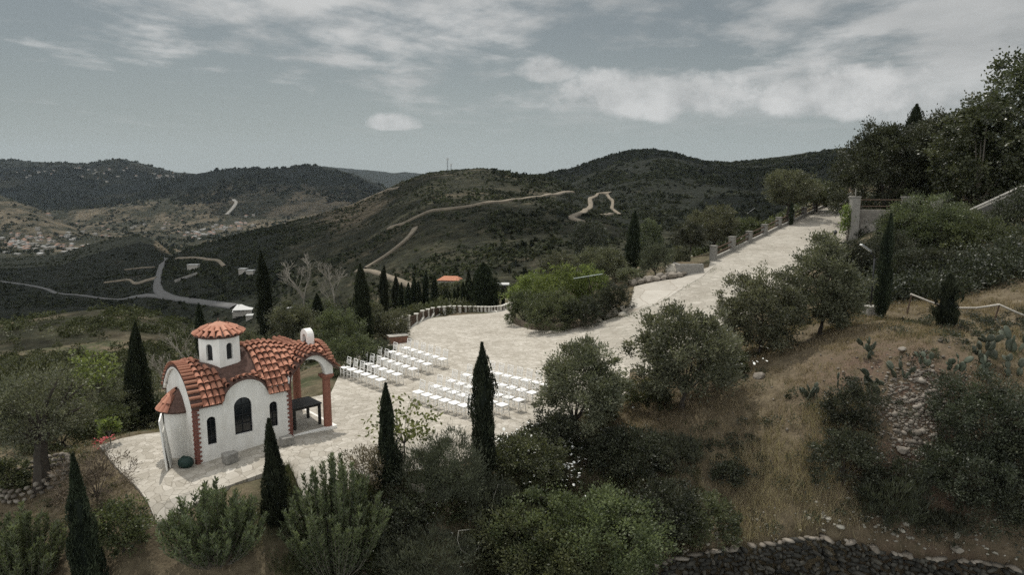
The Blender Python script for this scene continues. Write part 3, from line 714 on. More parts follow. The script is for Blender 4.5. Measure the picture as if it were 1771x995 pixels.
while s < 4.98:
    for side in (0, 1):
        wl = np.linspace(-.17, 1.41, 90); pts = [(w, rzf(s, w)) for w in wl]; L = [0]
        for a, b in zip(pts, pts[1:]): L.append(L[-1] + math.hypot(b[0] - a[0], b[1] - a[1]))
        nt_ = max(1, round(L[-1] / .27)); ex = L[-1] / nt_
        for k in range(nt_):
            a0, a1 = k * ex, min(L[-1], (k + 1) * ex + .05); w0, w1 = np.interp(a0, L, wl), np.interp(a1, L, wl)
            wm = (w0 + w1) / 2
            if math.hypot(s - DR[0], (wm - DR[1])) < .86: continue
            if abs(s - 1.60) < .50 and .24 < wm: continue
            if side: w0, w1 = WW - w0, WW - w1
            p0, t0, n0 = surf(s, w0); p1, t1, n1 = surf(s, w1)
            jx = rg.uniform(-.008, .008)
            tile(p0 + n0 * .05 + t0 * jx, p1 - n1 * .012 + t1 * jx, t0, t1, n0, n1, .088, .068, .32 + .42 * rg.random())
    s += .195
for s0, s1, lift in ((-.13, .25, .03), (4.93, 5.14, .03)):
    for w in np.arange(-.12, WW + .13, .125):
        p0, t0, n0 = surf(s0, w); p1, t1, n1 = surf(s1, w); sd = n0.cross(t0).normalized()
        tile(p0 + n0 * lift, p1 + n1 * lift, sd, sd, n0, n1, .06, .055, .3 + .45 * rg.random())
obj('roof_tiles', mesh_np('roof_tiles', tv, tf, M_TILE, {'tint': ('FACE', tt)}), roof)
# cupola: six-sided drum on the crossing
dr = link(bpy.data.objects.new('cupola', None), chapel); dr.location = (DR[0], DR[1], 0); 
HV = R(-68) - CH_A; RC = .74
hexv = [(RC * math.cos(HV + R(60) * k), RC * math.sin(HV + R(60) * k)) for k in range(6)]
mb = MB()
for k in range(6):
    a = Vector(hexv[k]); b = Vector(hexv[(k + 1) % 6]); e = (b - a); Lk = e.length; e = e / Lk; inn = Vector((-e.y, e.x))
    if inn.dot(a) > 0: inn = -inn
    P = lambda q, d, z, a=a, e=e, inn=inn: (a.x + e.x * q + inn.x * d, a.y + e.y * q + inn.y * d, z)
    wall(mb, 0, Lk, lambda q: 3.93, lambda q: 2.3, [(Lk / 2, .115, 3.12, 3.58)], P, .14, .4)
drum = mb.build('drum', M_WHITE, dr)
for k in range(6):
    a = Vector(hexv[k]); b = Vector(hexv[(k + 1) % 6]); e = (b - a); Lk = e.length; e = e / Lk; inn = Vector((-e.y, e.x))
    if inn.dot(a) > 0: inn = -inn
    P = lambda q, d, z, a=a, e=e, inn=inn: (a.x + e.x * q + inn.x * d, a.y + e.y * q + inn.y * d, z)
    h = [(Lk / 2 - .115, 3.12)] + [(Lk / 2 - .115 * math.cos(t), 3.58 + .115 * math.sin(t)) for t in np.linspace(0, math.pi, 11)] + [(Lk / 2 + .115, 3.12)]
    q = MB(); q.add([P(x, .10, z) for x, z in h], [tuple(range(len(h)))]); q.build('window', M_DARK, dr)
mb = MB(); mb.lathe([(.74, 2.3), (.88, 2.72), (.85, 2.80), (.74, 2.86)], 6); 
ap = mb.build('drum_apron', M_WHITE, dr); ap.rotation_euler = (0, 0, HV)
mb = MB(); mb.lathe([(.0, 4.34), (.40, 4.20), (.68, 4.03), (.80, 3.95), (.77, 3.90), (.68, 3.86)], 30); cr = mb.build('cupola_roof', M_TILEDK, dr)
tv, tf, tt = [], [], []
for n_c, r0, r1, z0, z1, q0, q1 in ((20, .83, .54, 3.955, 4.12, .095, .07), (16, .61, .32, 4.09, 4.235, .095, .065)):
    for k in range(n_c):
        a = 2 * math.pi * (k + rg.uniform(-.08, .08)) / n_c; d = Vector((math.cos(a), math.sin(a), 0)); sd = Vector((-d.y, d.x, 0)); nn = (Vector((0, 0, 1)) + d * .5).normalized()
        tile(d * r0 + Vector((0, 0, z0)), d * r1 + Vector((0, 0, z1)), sd, sd, nn, nn, q0, q1, .35 + .5 * rg.random())
nn_ = len(tv)
for r_, z_ in ((.39, 4.23), (.18, 4.31), (.03, 4.38)):
    for k in range(20): tv.append((r_ * math.cos(k * math.pi / 10), r_ * math.sin(k * math.pi / 10), z_))
for i in range(2):
    for k in range(20): tf.append((nn_ + i * 20 + k, nn_ + i * 20 + (k + 1) % 20, nn_ + (i + 1) * 20 + (k + 1) % 20, nn_ + (i + 1) * 20 + k)); tt.append(.8)
obj('cupola_tiles', mesh_np('cupola_tiles', tv, tf, M_TILE, {'tint': ('FACE', tt)}), cr)
mb = MB(); mb.tube([(0, 0, 4.38), (0, 0, 4.5)], .012, 5); mb.blob((0, 0, 4.42), (.04, .04, .03), rg); mb.build('finial', M_TILEDK, dr)
# apse
ax = link(bpy.data.objects.new('apse', None), chapel); ax.location = (0, 1.41, 0)
mb = MB(); mb.lathe([(.50, -.3), (.50, 1.64)], 24, a0=math.pi / 2, a1=math.pi * 1.5); mb.build('apse_wall', M_WHITE, ax, smooth=True)
mb = MB(); mb.lathe([(.02, 2.26), (.34, 2.04), (.64, 1.62), (.62, 1.56), (.46, 1.58)], 24, a0=math.pi / 2, a1=math.pi * 1.5); ar = mb.build('apse_roof', M_TILEDK, ax)
tv, tf, tt = [], [], []
for r0, r1, z0, z1, n_c in ((.68, .45, 1.62, 1.90, 11), (.50, .27, 1.86, 2.11, 8), (.32, .10, 2.05, 2.25, 5)):
    for k in range(n_c):
        a = math.pi / 2 + math.pi * (k + .5) / n_c
        if a > 3.75: continue
        d = Vector((math.cos(a), math.sin(a), 0)); sd = Vector((-d.y, d.x, 0)); nn = (Vector((0, 0, 1)) * .7 + d).normalized()
        tile(d * r0 + Vector((0, 0, z0)), d * r1 + Vector((0, 0, z1)), sd, sd, nn, nn, .09, .07, rg.random() * (.3 if a > 3.6 else 1))  # dark tint and bare front side put shade and lichen into the colour
obj('apse_tiles', mesh_np('apse_tiles', tv, tf, M_TILE, {'tint': ('FACE', tt)}), ar)
# brick quoins: toothed strips
for s0 in (.0, LW):
    mb = MB(); z = -.02; k = 0
    while z < 1.94:
        w_ = .15 if k % 2 else .09
        mb.box((s0 + (w_ / 2 if s0 == 0 else -w_ / 2 + .012), -.006, z + .04), (w_ + .02, .05, .062)); 
        if s0 == 0: mb.box((-.006, (.26 - w_) / 2, z + .04), (.045, .26 - w_, .060))
        z += .078; k += 1
    mb.build('brick_quoin', M_QUOIN, chapel)
# porch
mb = MB(); mb.box((4.13, WW / 2, -.10), (1.74, WW + .06, .50)); pf = mb.build('porch_floor', M_WHITE2, chapel, bevel=.012)
mb = MB(); mb.box((4.12, WW / 2, .156), (1.50, WW - .22, .012)); mb.build('floor_paving', M_PAVE, pf)
arch = lambda c, hw, sp, rise: (lambda a: sp + rise * math.sqrt(max(0, 1 - ((a - c) / hw) ** 2)) if abs(a - c) < hw else sp)
mb = MB(); zt = lambda s: rzf(s, 0) - .07; zb = arch(3.98, .64, 2.15, .68)
wall(mb, LW + .002, 4.92, zt, zb, [], fr, .22); wall(mb, LW + .002, 4.92, zt, zb, [], bk, .22)
wall(mb, .22, WW - .22, lambda w: rzf(4.9, w) - .07, arch(1.41, 1.06, 2.15, .72), [], lambda a, d, z: (4.92 - d, a, z), .22)
mb.build('porch_arch', M_WHITE, chapel)
for w in (.16, WW - .16):
    mb = MB(); mb.lathe([(.155, .15), (.15, 1.0), (.142, 2.0)], 20, (4.72, w, 0)); c = mb.build('column', M_COLUMN, chapel, smooth=True)
    mb = MB(); mb.box((4.72, w, 2.02), (.34, .34, .07)); mb.box((4.72, w, 2.10), (.42, .42, .095)); mb.build('capital', M_COLUMN, c, bevel=.008)
mb = MB(); y0, y1 = 1.41 - .30, 1.41 + .30; prof = [(y0, 0), (y0, .5)] + [(1.41 - .30 * math.cos(a), .5 + .30 * math.sin(a)) for a in np.linspace(.2, math.pi - .2, 10)] + [(y1, .5), (y1, 0)]
inn_ = [(1.41 - .15, 0), (1.41 - .15, .46)] + [(1.41 - .15 * math.cos(a), .46 + .15 * math.sin(a)) for a in np.linspace(.2, math.pi - .2, 10)] + [(1.41 + .15, .46), (1.41 + .15, 0)]
k_ = len(prof); vs = [(x, y, z + 2.86) for x in (4.52, 4.78) for pr in (prof, inn_) for y, z in pr]
fs = []
for i in range(k_ - 1):
    fs += [(i, i + 1, k_ + i + 1, k_ + i), (2 * k_ + i, 3 * k_ + i, 3 * k_ + i + 1, 2 * k_ + i + 1), (i, 2 * k_ + i, 2 * k_ + i + 1, i + 1), (k_ + i, k_ + i + 1, 3 * k_ + i + 1, 3 * k_ + i)]
mb.add(vs, fs); bc = mb.build('bell_arch', M_WHITE2, chapel)
mb = MB(); mb.lathe([(.10, 3.16), (.085, 3.2), (.06, 3.3), (.03, 3.36), (0, 3.37)], 14, (4.65, 1.41, 0)); mb.tube([(4.65, 1.41, 3.36), (4.65, 1.41, 3.5)], .012, 5); mb.build('bell', M_FRAME, bc)

def chp(s, w, z=0): 
    p = CO + CU * s + CN * w; return Vector((p[0], p[1], CH_Z + z))
# table in the porch
tb = thing('table', 'square dark wooden table with slatted top standing in the chapel porch', 'table', chp(4.06, .95, .164), CH_A, None, (1.2, 1.2, 1.1))
mb = MB()
for k in range(6): mb.box((0, -.39 + k * .156, .735), (.96, .148, .035))
mb.build('tabletop', M_WOODDK, tb, bevel=.004)
mb = MB(); [mb.box((0, y, .68), (.84, .03, .08)) for y in (-.38, .38)]; [mb.box((x, 0, .68), (.03, .73, .08)) for x in (-.40, .40)]; mb.build('apron', M_WOODDK, tb)
for x in (-.41, .41):
    for y in (-.40, .40): mb = MB(); mb.box((x, y, .36), (.075, .075, .716)); mb.build('leg', M_WOODDK, tb, bevel=.004)
# stone blocks, board, bag
def sblock(px, py, sx, sy, sz, label, rz):
    p = hit(px, py); rg = random.Random(int(px)); mb = MB(); mb.box((0, 0, sz / 2), (sx, sy, sz), jit=.03, rng=rg)
    o = mb.build('stone_block', M_GREYSTONE, bevel=.03, loc=(p.x, p.y, p.z + .04), rot=(0, 0, rz)); tag(o, label, 'stone block')
sblock(398, 803, .42, .36, .34, 'rough grey stone block on the paving below the arched window wall', CH_A + .1)
sblock(497, 772, .46, .34, .30, 'low grey stone block at the foot of the porch corner', CH_A)
pb = hit(289, 818); bd = thing('leaning_board', 'tall white flat board standing on edge against the round apse', 'board', (pb.x, pb.y, pb.z + .05), R(113))
mb = MB(); mb.box((.42, 0, .83), (.86, .045, 1.66), Matrix.Rotation(R(-4), 4, 'X')); mb.build('panel', M_WHITE2, bd, bevel=.01)
mb = MB(); mb.box((.55, -.09, .62), (.75, .04, 1.24), Matrix.Rotation(R(-7), 4, 'X')); mb.build('second_panel', plain('offwhite_board', (.55, .54, .5)), bd, bevel=.01)
p = hit(322, 811); mb = MB(); rg = random.Random(3); mb.blob((0, 0, .17), (.25, .2, .2), rg, 3, .03); mb.tube([(-.1, -.05, .36), (-.02, -.06, .42), (.08, -.05, .36)], .015)
M_BAG = plain('dark_green_cloth', (.012, .03, .025), .6, .3, 6); tag(mb.build('bag', M_BAG, smooth=True, loc=(p.x, p.y, p.z + .04)), 'dark green bag on the paving beside the brick quoin', 'bag')

# ================================================================== chairs
M_CHW = plain('white_lacquer', (.80, .79, .76), .35, .05, 20, .05); M_PAD = plain('white_seat_cloth', (.84, .83, .81), .75, .04, 18, .2)
def chair_meshes():
    m = {}
    b = MB(); b.box((0, 0, .455), (.40, .40, .045), top=.94); m['seat'] = b.mesh('seat', M_PAD, True, .014)
    for nm, x, y in (('fl', -.175, -.17), ('fr', -.175, .17)):
        b = MB(); b.tube([(x - .01, y * 1.04, 0), (x, y, .25), (x + .005, y * .97, .44)], [.016, .019, .018], 6); m['leg_' + nm] = b.mesh('leg', M_CHW, True)
    for nm, y in (('bl', -.165), ('br', .165)):
        b = MB(); b.tube([(.215, y * 1.04, 0), (.18, y, .3), (.175, y, .5), (.20, y, .72), (.235, y, .92)], [.016, .019, .019, .017, .015], 6); m['leg_' + nm] = b.mesh('leg', M_CHW, True)
    b = MB()
    for z, x in ((.90, .232), (.80, .215), (.585, .185)): b.tube([(x, -.17, z), (x + .012, 0, z), (x, .17, z)], .016, 5)
    for k in range(5): y = -.12 + .06 * k; b.tube([(.187, y, .585), (.218, y, .80)], .010, 4)
    m['backrest'] = b.mesh('backrest', M_CHW, True)
    b = MB()
    for z in (.16, .28):
        for y in (-.17, .17): b.tube([(-.17, y, z), (.19, y, z)], .011, 5)
    for x, z in ((-.172, .22), (.19, .22)): b.tube([(x, -.17, z), (x, .17, z)], .011, 5)
    b.tube([(-.175, -.17, .43), (-.175, .17, .43), (.175, .165, .43), (.175, -.165, .43), (-.175, -.17, .43)], .014, 5)
    m['stretcher'] = b.mesh('stretcher', M_CHW, True)
    return m
CHM = chair_meshes()
ORD = ['first', 'second', 'third', 'fourth', 'fifth', 'sixth', 'seventh', 'eighth', 'ninth', 'tenth', 'eleventh', 'twelfth', 'thirteenth', 'fourteenth', 'fifteenth', 'sixteenth', 'seventeenth', 'eighteenth', 'nineteenth', 'twentieth']
ROWN = ['front row', 'second row', 'third row', 'fourth row', 'back row']
LROWS = [((597.4, 635.3), (658.4, 657.5)), ((626.3, 626.9), (687.1, 647.8)), ((651.2, 619.6), (714.4, 638.4)), ((678.2, 611.7), (739, 630)), ((702.3, 604.7), (765.5, 621.3))]
RROWS = [((724.1, 680.2), (803, 708.5), 5, 8), ((754.3, 668.6), (868.9, 707), 7, 8), ((780.7, 658), (897.5, 695), 7, 8), ((806.3, 647.9), (902.8, 675.4), 6, 8), ((831.2, 638.4), (926.9, 661.8), 6, 8)]
def place_chair(p, label, group, k):
    rg = random.Random(k * 7 + 1)
    c = thing('chair', label, 'chair', (p[0], p[1], hz(p[0], p[1]) + .062), CH_A + R(1.5) + rg.uniform(-.05, .05), group)
    for nm, me in CHM.items(): obj(nm.split('_')[0], me, c)
k = 0
for r, (a, b) in enumerate(LROWS):
    a, b = G(*a, .51), G(*b, .51)
    for i in range(6):
        end = 'outer far end' if i == 0 else ('aisle end' if i == 5 else '')
        lab = f'white chair {ORD[i]} from the far end of the {ROWN[r]}, block beside the shrubs'
        place_chair(a.lerp(b, i / 5), lab, 'white wedding chairs in the block beside the shrubs', k); k += 1
for r, (a, b, kb, cnt) in enumerate(RROWS):
    a, b = G(*a, .51), G(*b, .51)
    for i in range(cnt):
        lab = f'white chair {ORD[i]} from the aisle in the {ROWN[r]}, block behind the tall cypress'
        place_chair(a + (b - a) * (i / kb), lab, 'white wedding chairs in the block behind the tall cypress', k); k += 1

M_BALU = plain('pale_cast_concrete', (.50, .48, .43), .9, .2, 5, .4, .01)
# ================================================================== balustrade round the plaza
BP = [(390,660,800),(440,650,795),(532,628,745),(602,592,698),(665,575,680),(722,558,662),(795,548,650),(855,545,645),(912,540,636),(968,538,632),(1030,538,628),(1092,541,622),(1145,542,618),(1197,542,615),(1243,544,613),(1285,545,612),(1328,545,610),(1370,546,607),(1405,545,604),(1440,542,602),(1475,540,600),(1500,536,597),(1530,528,590),(1552,520,582),(1572,510,572)]
bal = thing('balustrade', 'low concrete balustrade curving along the far edge of the plaza', 'balustrade', hit(790, 551))
def setworld(o, root): o.matrix_parent_inverse = Matrix.Translation(root.location).inverted()
pos = []
for zx, zt_, zb_ in BP:
    p = hit(640 + zx / 6.635, 450 + zb_ / 6.635); h = max(.45, min(.85, (zb_ - zt_) / 6.635 / scale_at(p))); pos.append((p, h))
pos = [(pos[0][0] + (pos[0][0] - pos[2][0]) * .5, pos[0][1])] + pos
for i, (p, h) in enumerate(pos):
    d = (pos[min(i + 1, len(pos) - 1)][0] - pos[max(i - 1, 0)][0]); a = math.atan2(d.y, d.x)
    mb = MB(); mb.box((p.x, p.y, p.z + h / 2), (.2, .2, h + .1), rz=a); mb.box((p.x, p.y, p.z + h + .075), (.3, .3, .06), rz=a)
    o = mb.build('post', M_BALU, bal); setworld(o, bal)
mb = MB(); q = MB(); cap = MB()
for i, ((p, h), (p2, h2)) in enumerate(zip(pos, pos[1:])):
    d = p2 - p; a = math.atan2(d.y, d.x); c = (p + p2) / 2
    mb.box((c.x, c.y, c.z + .02), (d.length + .02, .3, .22), rz=a)
    for f in (.3, .52, .74, .96): q.tube([p + Vector((0, 0, h * f)), p2 + Vector((0, 0, h2 * f))], .04, 4)
    k_ = max(2, int(d.length / .085))
    for j in range(1, k_): e = p.lerp(p2, j / k_); q.tube([e, e + Vector((0, 0, (h + h2) / 2 * .96))], .03, 4)
for o in (mb.build('kerb', M_BALU, bal), q.build('rail', M_BROWNWOOD, bal)): setworld(o, bal)

# ================================================================== ramp fence
fence = thing('ramp_fence', 'wooden two-rail fence between square concrete posts along the ramp', 'fence', tuple(FP0))
fp = []
for i in range(12):
    p = FP0 + FPD * i; fp.append(Vector((p[0], p[1], hz(p[0], p[1]))))
PH = [1.12, 1.2, 1.0, 1.0, 1.05, .95, .95, 1.0, 1.0, .95, .95, .95]
for i, p in enumerate(fp):
    mb = MB(); a = math.atan2(FPD[1], FPD[0]); mb.box((p.x, p.y, p.z + PH[i] / 2 - .1), (.44, .44, PH[i] + .2), rz=a); mb.box((p.x, p.y, p.z + PH[i] + .03), (.52, .52, .06), rz=a)
    o = mb.build('post', M_GREYSTONE, fence, bevel=.015); setworld(o, fence)
for i in range(11):
    p, p2 = fp[i], fp[i + 1]
    for f in (.48, .86):
        mb = MB(); mb.tube([p + Vector((0, 0, f)), p2 + Vector((0, 0, f))], .06, 7); o = mb.build('rail', M_BROWNWOOD, fence, smooth=True); setworld(o, fence)
mb = MB()
for i in range(11):
    p, p2 = fp[i], fp[i + 1]; c = (p + p2) / 2; d = p2 - p
    M = Matrix.Translation(c) @ d.to_track_quat('X', 'Z').to_matrix().to_4x4(); mb.box((0, 0, .06), (d.length, .22, .42), M)
o = mb.build('kerb', M_CONC, fence); setworld(o, fence)

# ================================================================== terrace wall by the ramp, its steps and lamp
M_RUBBLE, t_ = nt('rubble_masonry'); n_ = N(t_); p_ = n_.objc()
vd = n_('ShaderNodeTexVoronoi', {'Vector': p_, 'Scale': 2.6}, feature='DISTANCE_TO_EDGE').outputs[0]; vc = n_('ShaderNodeSeparateColor', {0: n_('ShaderNodeTexVoronoi', {'Vector': p_, 'Scale': 2.6}).outputs['Color']}).outputs[0]
f_ = n_.noise(p_, 12, 5); n_.out(n_.mix(n_.math('SUBTRACT', 1, n_.smooth(vd, .01, .06)), n_.ramp(n_.math('ADD', n_.math('MULTIPLY', vc, .6), n_.math('MULTIPLY', f_, .4)), [(.2, (.13, .12, .105)), (.8, (.27, .25, .22))]), (.2, .19, .17)), .9, n_.math('ADD', n_.smooth(vd, 0, .08), f_), .6, .03)
wc = hit(1472, 416, 40); wbase = wc.z
tw = thing('terrace_wall', 'grey rubble retaining wall with concrete pillars and rails beside the ramp top', 'wall', (wc.x, wc.y, wbase))
wdir = Vector((.985, -.17, 0)).normalized(); wa = math.atan2(wdir.y, wdir.x)
def twp(a, z=0, off=0): return Vector((a * wdir.x - off * wdir.y * -1, a * wdir.y - off, z))
mb = MB(); c = twp(5.2); mb.box((c.x, c.y + .35, .75), (10.4, .7, 3.5), rz=wa); mb.build('masonry', M_RUBBLE, tw)
for k, a in enumerate((.0, 3.9, 6.1, 9.6)):
    p = twp(a); mb = MB(); hh = 3.5; z0 = -1.0 if k == 0 else 2.3
    mb.box((p.x + .1, p.y + .02, (z0 + hh) / 2), (.62, .78, hh - z0), rz=wa); mb.box((p.x + .1, p.y + .02, hh + .04), (.72, .88, .08), rz=wa); mb.build('pillar', M_GREYSTONE, tw, bevel=.015)
for z in (2.78, 3.3):
    mb = MB(); mb.tube([twp(.3, z) + Vector((0, .2, 0)), twp(9.5, z) + Vector((0, .2, 0))], .04, 6); mb.build('rail', M_BROWNWOOD, tw, smooth=True)
mb = MB(); mb.tube([(.1, .02, 3.5), (.1, .02, 4.2)], .03, 5); mb.build('pipe', M_CONC, tw)
# stair with sloping parapet on the right
st = D(1668, 368, 47); stair = thing('stairway', 'concrete outdoor stair with sloping parapet climbing past the fig tree', 'stairs', (st.x, st.y, st.z - .6))
e = D(1776, 318, 50) - st; e = Vector((e.x, e.y, 0)); L_ = e.length; ed = e / L_; rise_ = (D(1760, 323, 50) - st).z
mb = MB(); nst = 12
for i in range(nst):
    c = ed * (L_ * (i + .5) / nst); mb.box((c.x - ed.y * -1.0, c.y + 1.0, rise_ * (i + 1) / nst / 2 - .4), (L_ / nst + .02, 1.6, rise_ * (i + 1) / nst + .8), rz=math.atan2(ed.y, ed.x))
mb.build('steps', M_CONC, stair)
mb = MB(); mb.tube([Vector((0, 0, .6)), ed * (L_ * .9) + Vector((0, 0, .6 + rise_))], .09, 6); mb.tube([ed * (L_ * .9) + Vector((0, 0, .6 + rise_)), ed * (L_ * 2.0) + Vector((0, 0, .6 + rise_))], .09, 6); mb.build('parapet_rail', M_CONC, stair)
mb = MB(); M = Matrix.Translation(ed * L_ * .45 + Vector((0, 0, rise_ / 2 - .1))) @ Vector((ed.x, ed.y, rise_ / L_ / .95)).to_track_quat('X', 'Z').to_matrix().to_4x4(); mb.box((0, 0, 0), (L_ * 1.0, .2, .9), M); mb.build('parapet', plain('dark_stained_concrete', (.14, .135, .12), .9), stair)
# lantern on a low pillar
p = hit(1443, 427, 35); ln = thing('lantern', 'small dark lantern on a low stone pillar at the ramp edge', 'lantern', p)
mb = MB(); mb.box((0, 0, .25), (.42, .42, .6)); mb.box((0, 0, .58), (.5, .5, .08)); mb.build('pillar', M_CONC, ln, bevel=.01)
mb = MB(); mb.tube([(0, 0, .62), (0, 0, .85)], .04); mb.lathe([(.09, .85), (.15, 1.15), (.19, 1.17), (.05, 1.32), (0, 1.36)], 8); mb.build('lamp_head', M_FRAME, ln)
mb = MB(); mb.box((1.1, .2, .3), (1.8, .25, .12)); mb.build('low_rail', M_FRAME, ln)

# ================================================================== lamp posts with light bars
M_LBAR = plain('pale_lamp_housing', (.62, .62, .6), .4, .05, 9); 
def lamp(px, py, ytop, barpx, y0, label, basebox=True, Ymin=12):
    p = hit(px, py, Ymin); k = scale_at(p); h = (py - ytop) / k * 1.03
    o = thing('lamp_post', label, 'lamp post', p)
    if basebox: mb = MB(); mb.box((0, 0, .15), (.5, .5, .62)); mb.build('base_block', M_CONC, o, bevel=.015)
    mb = MB(); mb.tube([(0, 0, .2), (0, 0, h)], .035, 7); mb.build('pole', M_FRAME, o, smooth=True)
    dx0, dx1 = (barpx[0][0] - px) / k, (barpx[1][0] - px) / k; z0, z1 = h + (ytop - barpx[0][1]) / k, h + (ytop - barpx[1][1]) / k
    mb = MB(); mb.tube([(0, 0, h), (dx1, -.1, z1)], .025, 5); mb.build('arm', M_FRAME, o)
    mb = MB(); a = Vector((dx0, -.2, z0)); b = Vector((dx1, -.1, z1)); M = Matrix.Translation((a + b) / 2) @ (b - a).to_track_quat('X', 'Z').to_matrix().to_4x4()
    mb.box((0, 0, 0), ((b - a).length, .16, .07), M); mb.build('light_bar', M_LBAR, o, bevel=.01)
    mb = MB(); mb.box((0, 0, 0), ((b - a).length * .92, .18, .03), M); mb.build('lens', M_FRAME, o)
lamp(1505, 546, 449, [(1476, 425), (1495, 437)], 0, 'slim lamp post with slanted light bar on a concrete block by the cypress')
lamp(1285, 402, 376, [(1303, 361), (1290, 371)], 0, 'slim lamp post with slanted light bar behind the ramp fence', False, 50)
# pale log fence on the upper path
f0, f1 = hit(1568, 543), hit(1719, 557); lf = thing('log_fence', 'pale sagging log rail on thin leaning posts at the upper path', 'fence', f0)
def rel(px, py, Y): return D(px, py, Y) - Vector(f0)
for px, top, bp in ((1577, 509, f0), (1728, 528, f1)):
    mb = MB(); mb.tube([Vector(bp) - Vector(f0) - Vector((0, 0, .1)), rel(px, top, bp.y + .1)], .035, 6); mb.build('post', M_BROWNWOOD, lf)
mb = MB(); mb.tube([rel(1575, 509, f0.y + .1), rel(1605, 521, f0.y + .1), rel(1640, 533, f0.y), rel(1690, 533, f1.y), rel(1728, 527, f1.y), rel(1752, 538, f1.y - .2), rel(1790, 554, f1.y - .4)], .045, 7)
mb.build('rail', plain('bleached_log', (.42, .39, .34), .85, .25, 10), lf, smooth=True)

# ================================================================== dry-stone wall, stones
M_FIELD = terracotta('field_stone', [(.1, (.16, .145, .12)), (.5, (.26, .24, .20)), (1, (.40, .37, .31))], 5)
M_WALLST = terracotta('shaded_wall_stone', [(.1, (.014, .014, .012)), (.5, (.03, .029, .025)), (1, (.075, .07, .058))], 5)  # face stones coloured near black for the shade on the wall front
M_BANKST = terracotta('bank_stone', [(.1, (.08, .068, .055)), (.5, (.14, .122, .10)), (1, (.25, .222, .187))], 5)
def rock_mesh(name, seed, sub=2, mat=None, flat=.7):
    rg = np.random.default_rng(seed); bm = bmesh.new(); bmesh.ops.create_icosphere(bm, subdivisions=sub, radius=1)
    pl_ = rg.normal(size=(9, 3)); pl_ /= np.linalg.norm(pl_, axis=1)[:, None]
    for v in bm.verts:
        c = np.array(v.co)
        for q in pl_:
            d = c @ q
            if d > .68: c = c - q * (d - .68)
        v.co = c * (1, .8, flat)
    me = bpy.data.meshes.new(name); bm.to_mesh(me); bm.free(); me.materials.append(mat); return me
def stones(name, P, sizes, mat, seed, flat=.7):
    ms = []
    for k in range(6):
        me = rock_mesh('tmp', seed + k, 1, mat, flat); v = np.array([x.co for x in me.vertices]); f = np.array([x.vertices for x in me.polygons]); ms.append((v, f)); bpy.data.meshes.remove(me)
    rg = np.random.default_rng(seed); V, Fc, T = [], [], []; n = 0
    for p, s in zip(P, sizes):
        v, f = ms[rg.integers(6)]; a = rg.uniform(0, 6.28); c, q = math.cos(a), math.sin(a); s = np.array(s) if hasattr(s, '__len__') else np.array((s, s * rg.uniform(.7, 1), s * rg.uniform(.6, 1)))
        w = v * s
        if not hasattr(P, 'fixed'): w = w @ np.array(((c, q, 0), (-q, c, 0), (0, 0, 1)))
        V.append(w + p); Fc.append(f + n); n += len(v); T.append(np.full(len(f), rg.random()))
    return mesh_np(name, np.concatenate(V), np.concatenate(Fc), mat, {'tint': ('FACE', np.concatenate(T))})
rg_ = np.random.default_rng(12); P, Sz = [], []
tt_ = np.linspace(0, 1, 400); wl_ = np.array([[np.interp(q, np.linspace(0, 1, len(WALL)), WALL[:, c]) for c in range(3)] for q in tt_])
Lw = np.concatenate([[0], np.cumsum(np.linalg.norm(np.diff(wl_, axis=0), axis=1))])
for row in range(19):
    s = rg_.uniform(0, .2); 
    while s < Lw[-1]:
        w_ = rg_.choice([.10, .14, .19, .26, .36]) * rg_.uniform(.75, 1.25); p = np.array([np.interp(s, Lw, wl_[:, c]) for c in range(3)])
        top = p[2]; z = top + .02 - row * .15 + rg_.uniform(-.05, .05) + .06 * math.sin(s * 1.3)
        P.append((p[0], p[1] + .04 - row * .010 + rg_.uniform(-.03, .03), z)); Sz.append((w_ * .82, .11, rg_.uniform(.10, .17))); s += w_ * 1.02
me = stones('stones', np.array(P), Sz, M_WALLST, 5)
P2, S2 = [], []; s = 0
while s < Lw[-1]:
    w_ = rg_.choice([.14, .22, .35, .6]) * rg_.uniform(.8, 1.2); p = np.array([np.interp(s, Lw, wl_[:, c]) for c in range(3)]); P2.append((p[0], p[1] + .0 + rg_.uniform(-.05, .05), p[2] + .12 + .06 * math.sin(s * 1.3))); S2.append((w_ * .62, .22, rg_.uniform(.05, .09))); s += w_ * rg_.uniform(.8, 1.05)
dw = tag(obj('dry_stone_wall', me), 'rough dry-stone retaining wall curving along the foot of the grassy bank', 'wall')
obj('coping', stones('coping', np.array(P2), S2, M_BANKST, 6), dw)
# ================================================================== foliage generators
L_OLIVE = leafmat('olive_leaf', (.038, .043, .026), (.175, .178, .118), .28)
L_GREEN = leafmat('green_leaf', (.024, .030, .017), (.128, .140, .074), .32)
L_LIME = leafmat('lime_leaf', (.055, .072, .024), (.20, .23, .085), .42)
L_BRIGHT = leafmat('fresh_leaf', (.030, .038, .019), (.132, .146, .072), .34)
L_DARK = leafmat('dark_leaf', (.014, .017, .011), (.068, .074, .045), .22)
L_CYP = leafmat('cypress_scale', (.010, .014, .009), (.052, .062, .036), .15, .7, .15)
L_OLEAN = leafmat('oleander_leaf', (.026, .034, .018), (.15, .168, .092), .28, .4)
L_GREY = leafmat('grey_broom', (.030, .034, .022), (.098, .104, .068), .2, .7)
L_SCRD = leafmat('dark_scrub', (.014, .017, .011), (.068, .074, .045), .15, .9, .05)
L_SCRG = leafmat('green_scrub', (.022, .027, .015), (.105, .115, .062), .2, .9, .05)
L_RUST = leafmat('rusty_leaf', (.06, .048, .03), (.19, .155, .105), .25, .7)
L_DRY = leafmat('dry_twig', (.055, .042, .028), (.16, .13, .09), .1, .8)
L_STRAW = leafmat('straw_blade', (.075, .06, .038), (.265, .222, .148), .3, .8, .1)
L_WEED = leafmat('weed_blade', (.030, .038, .016), (.115, .125, .060), .3, .7, .2)
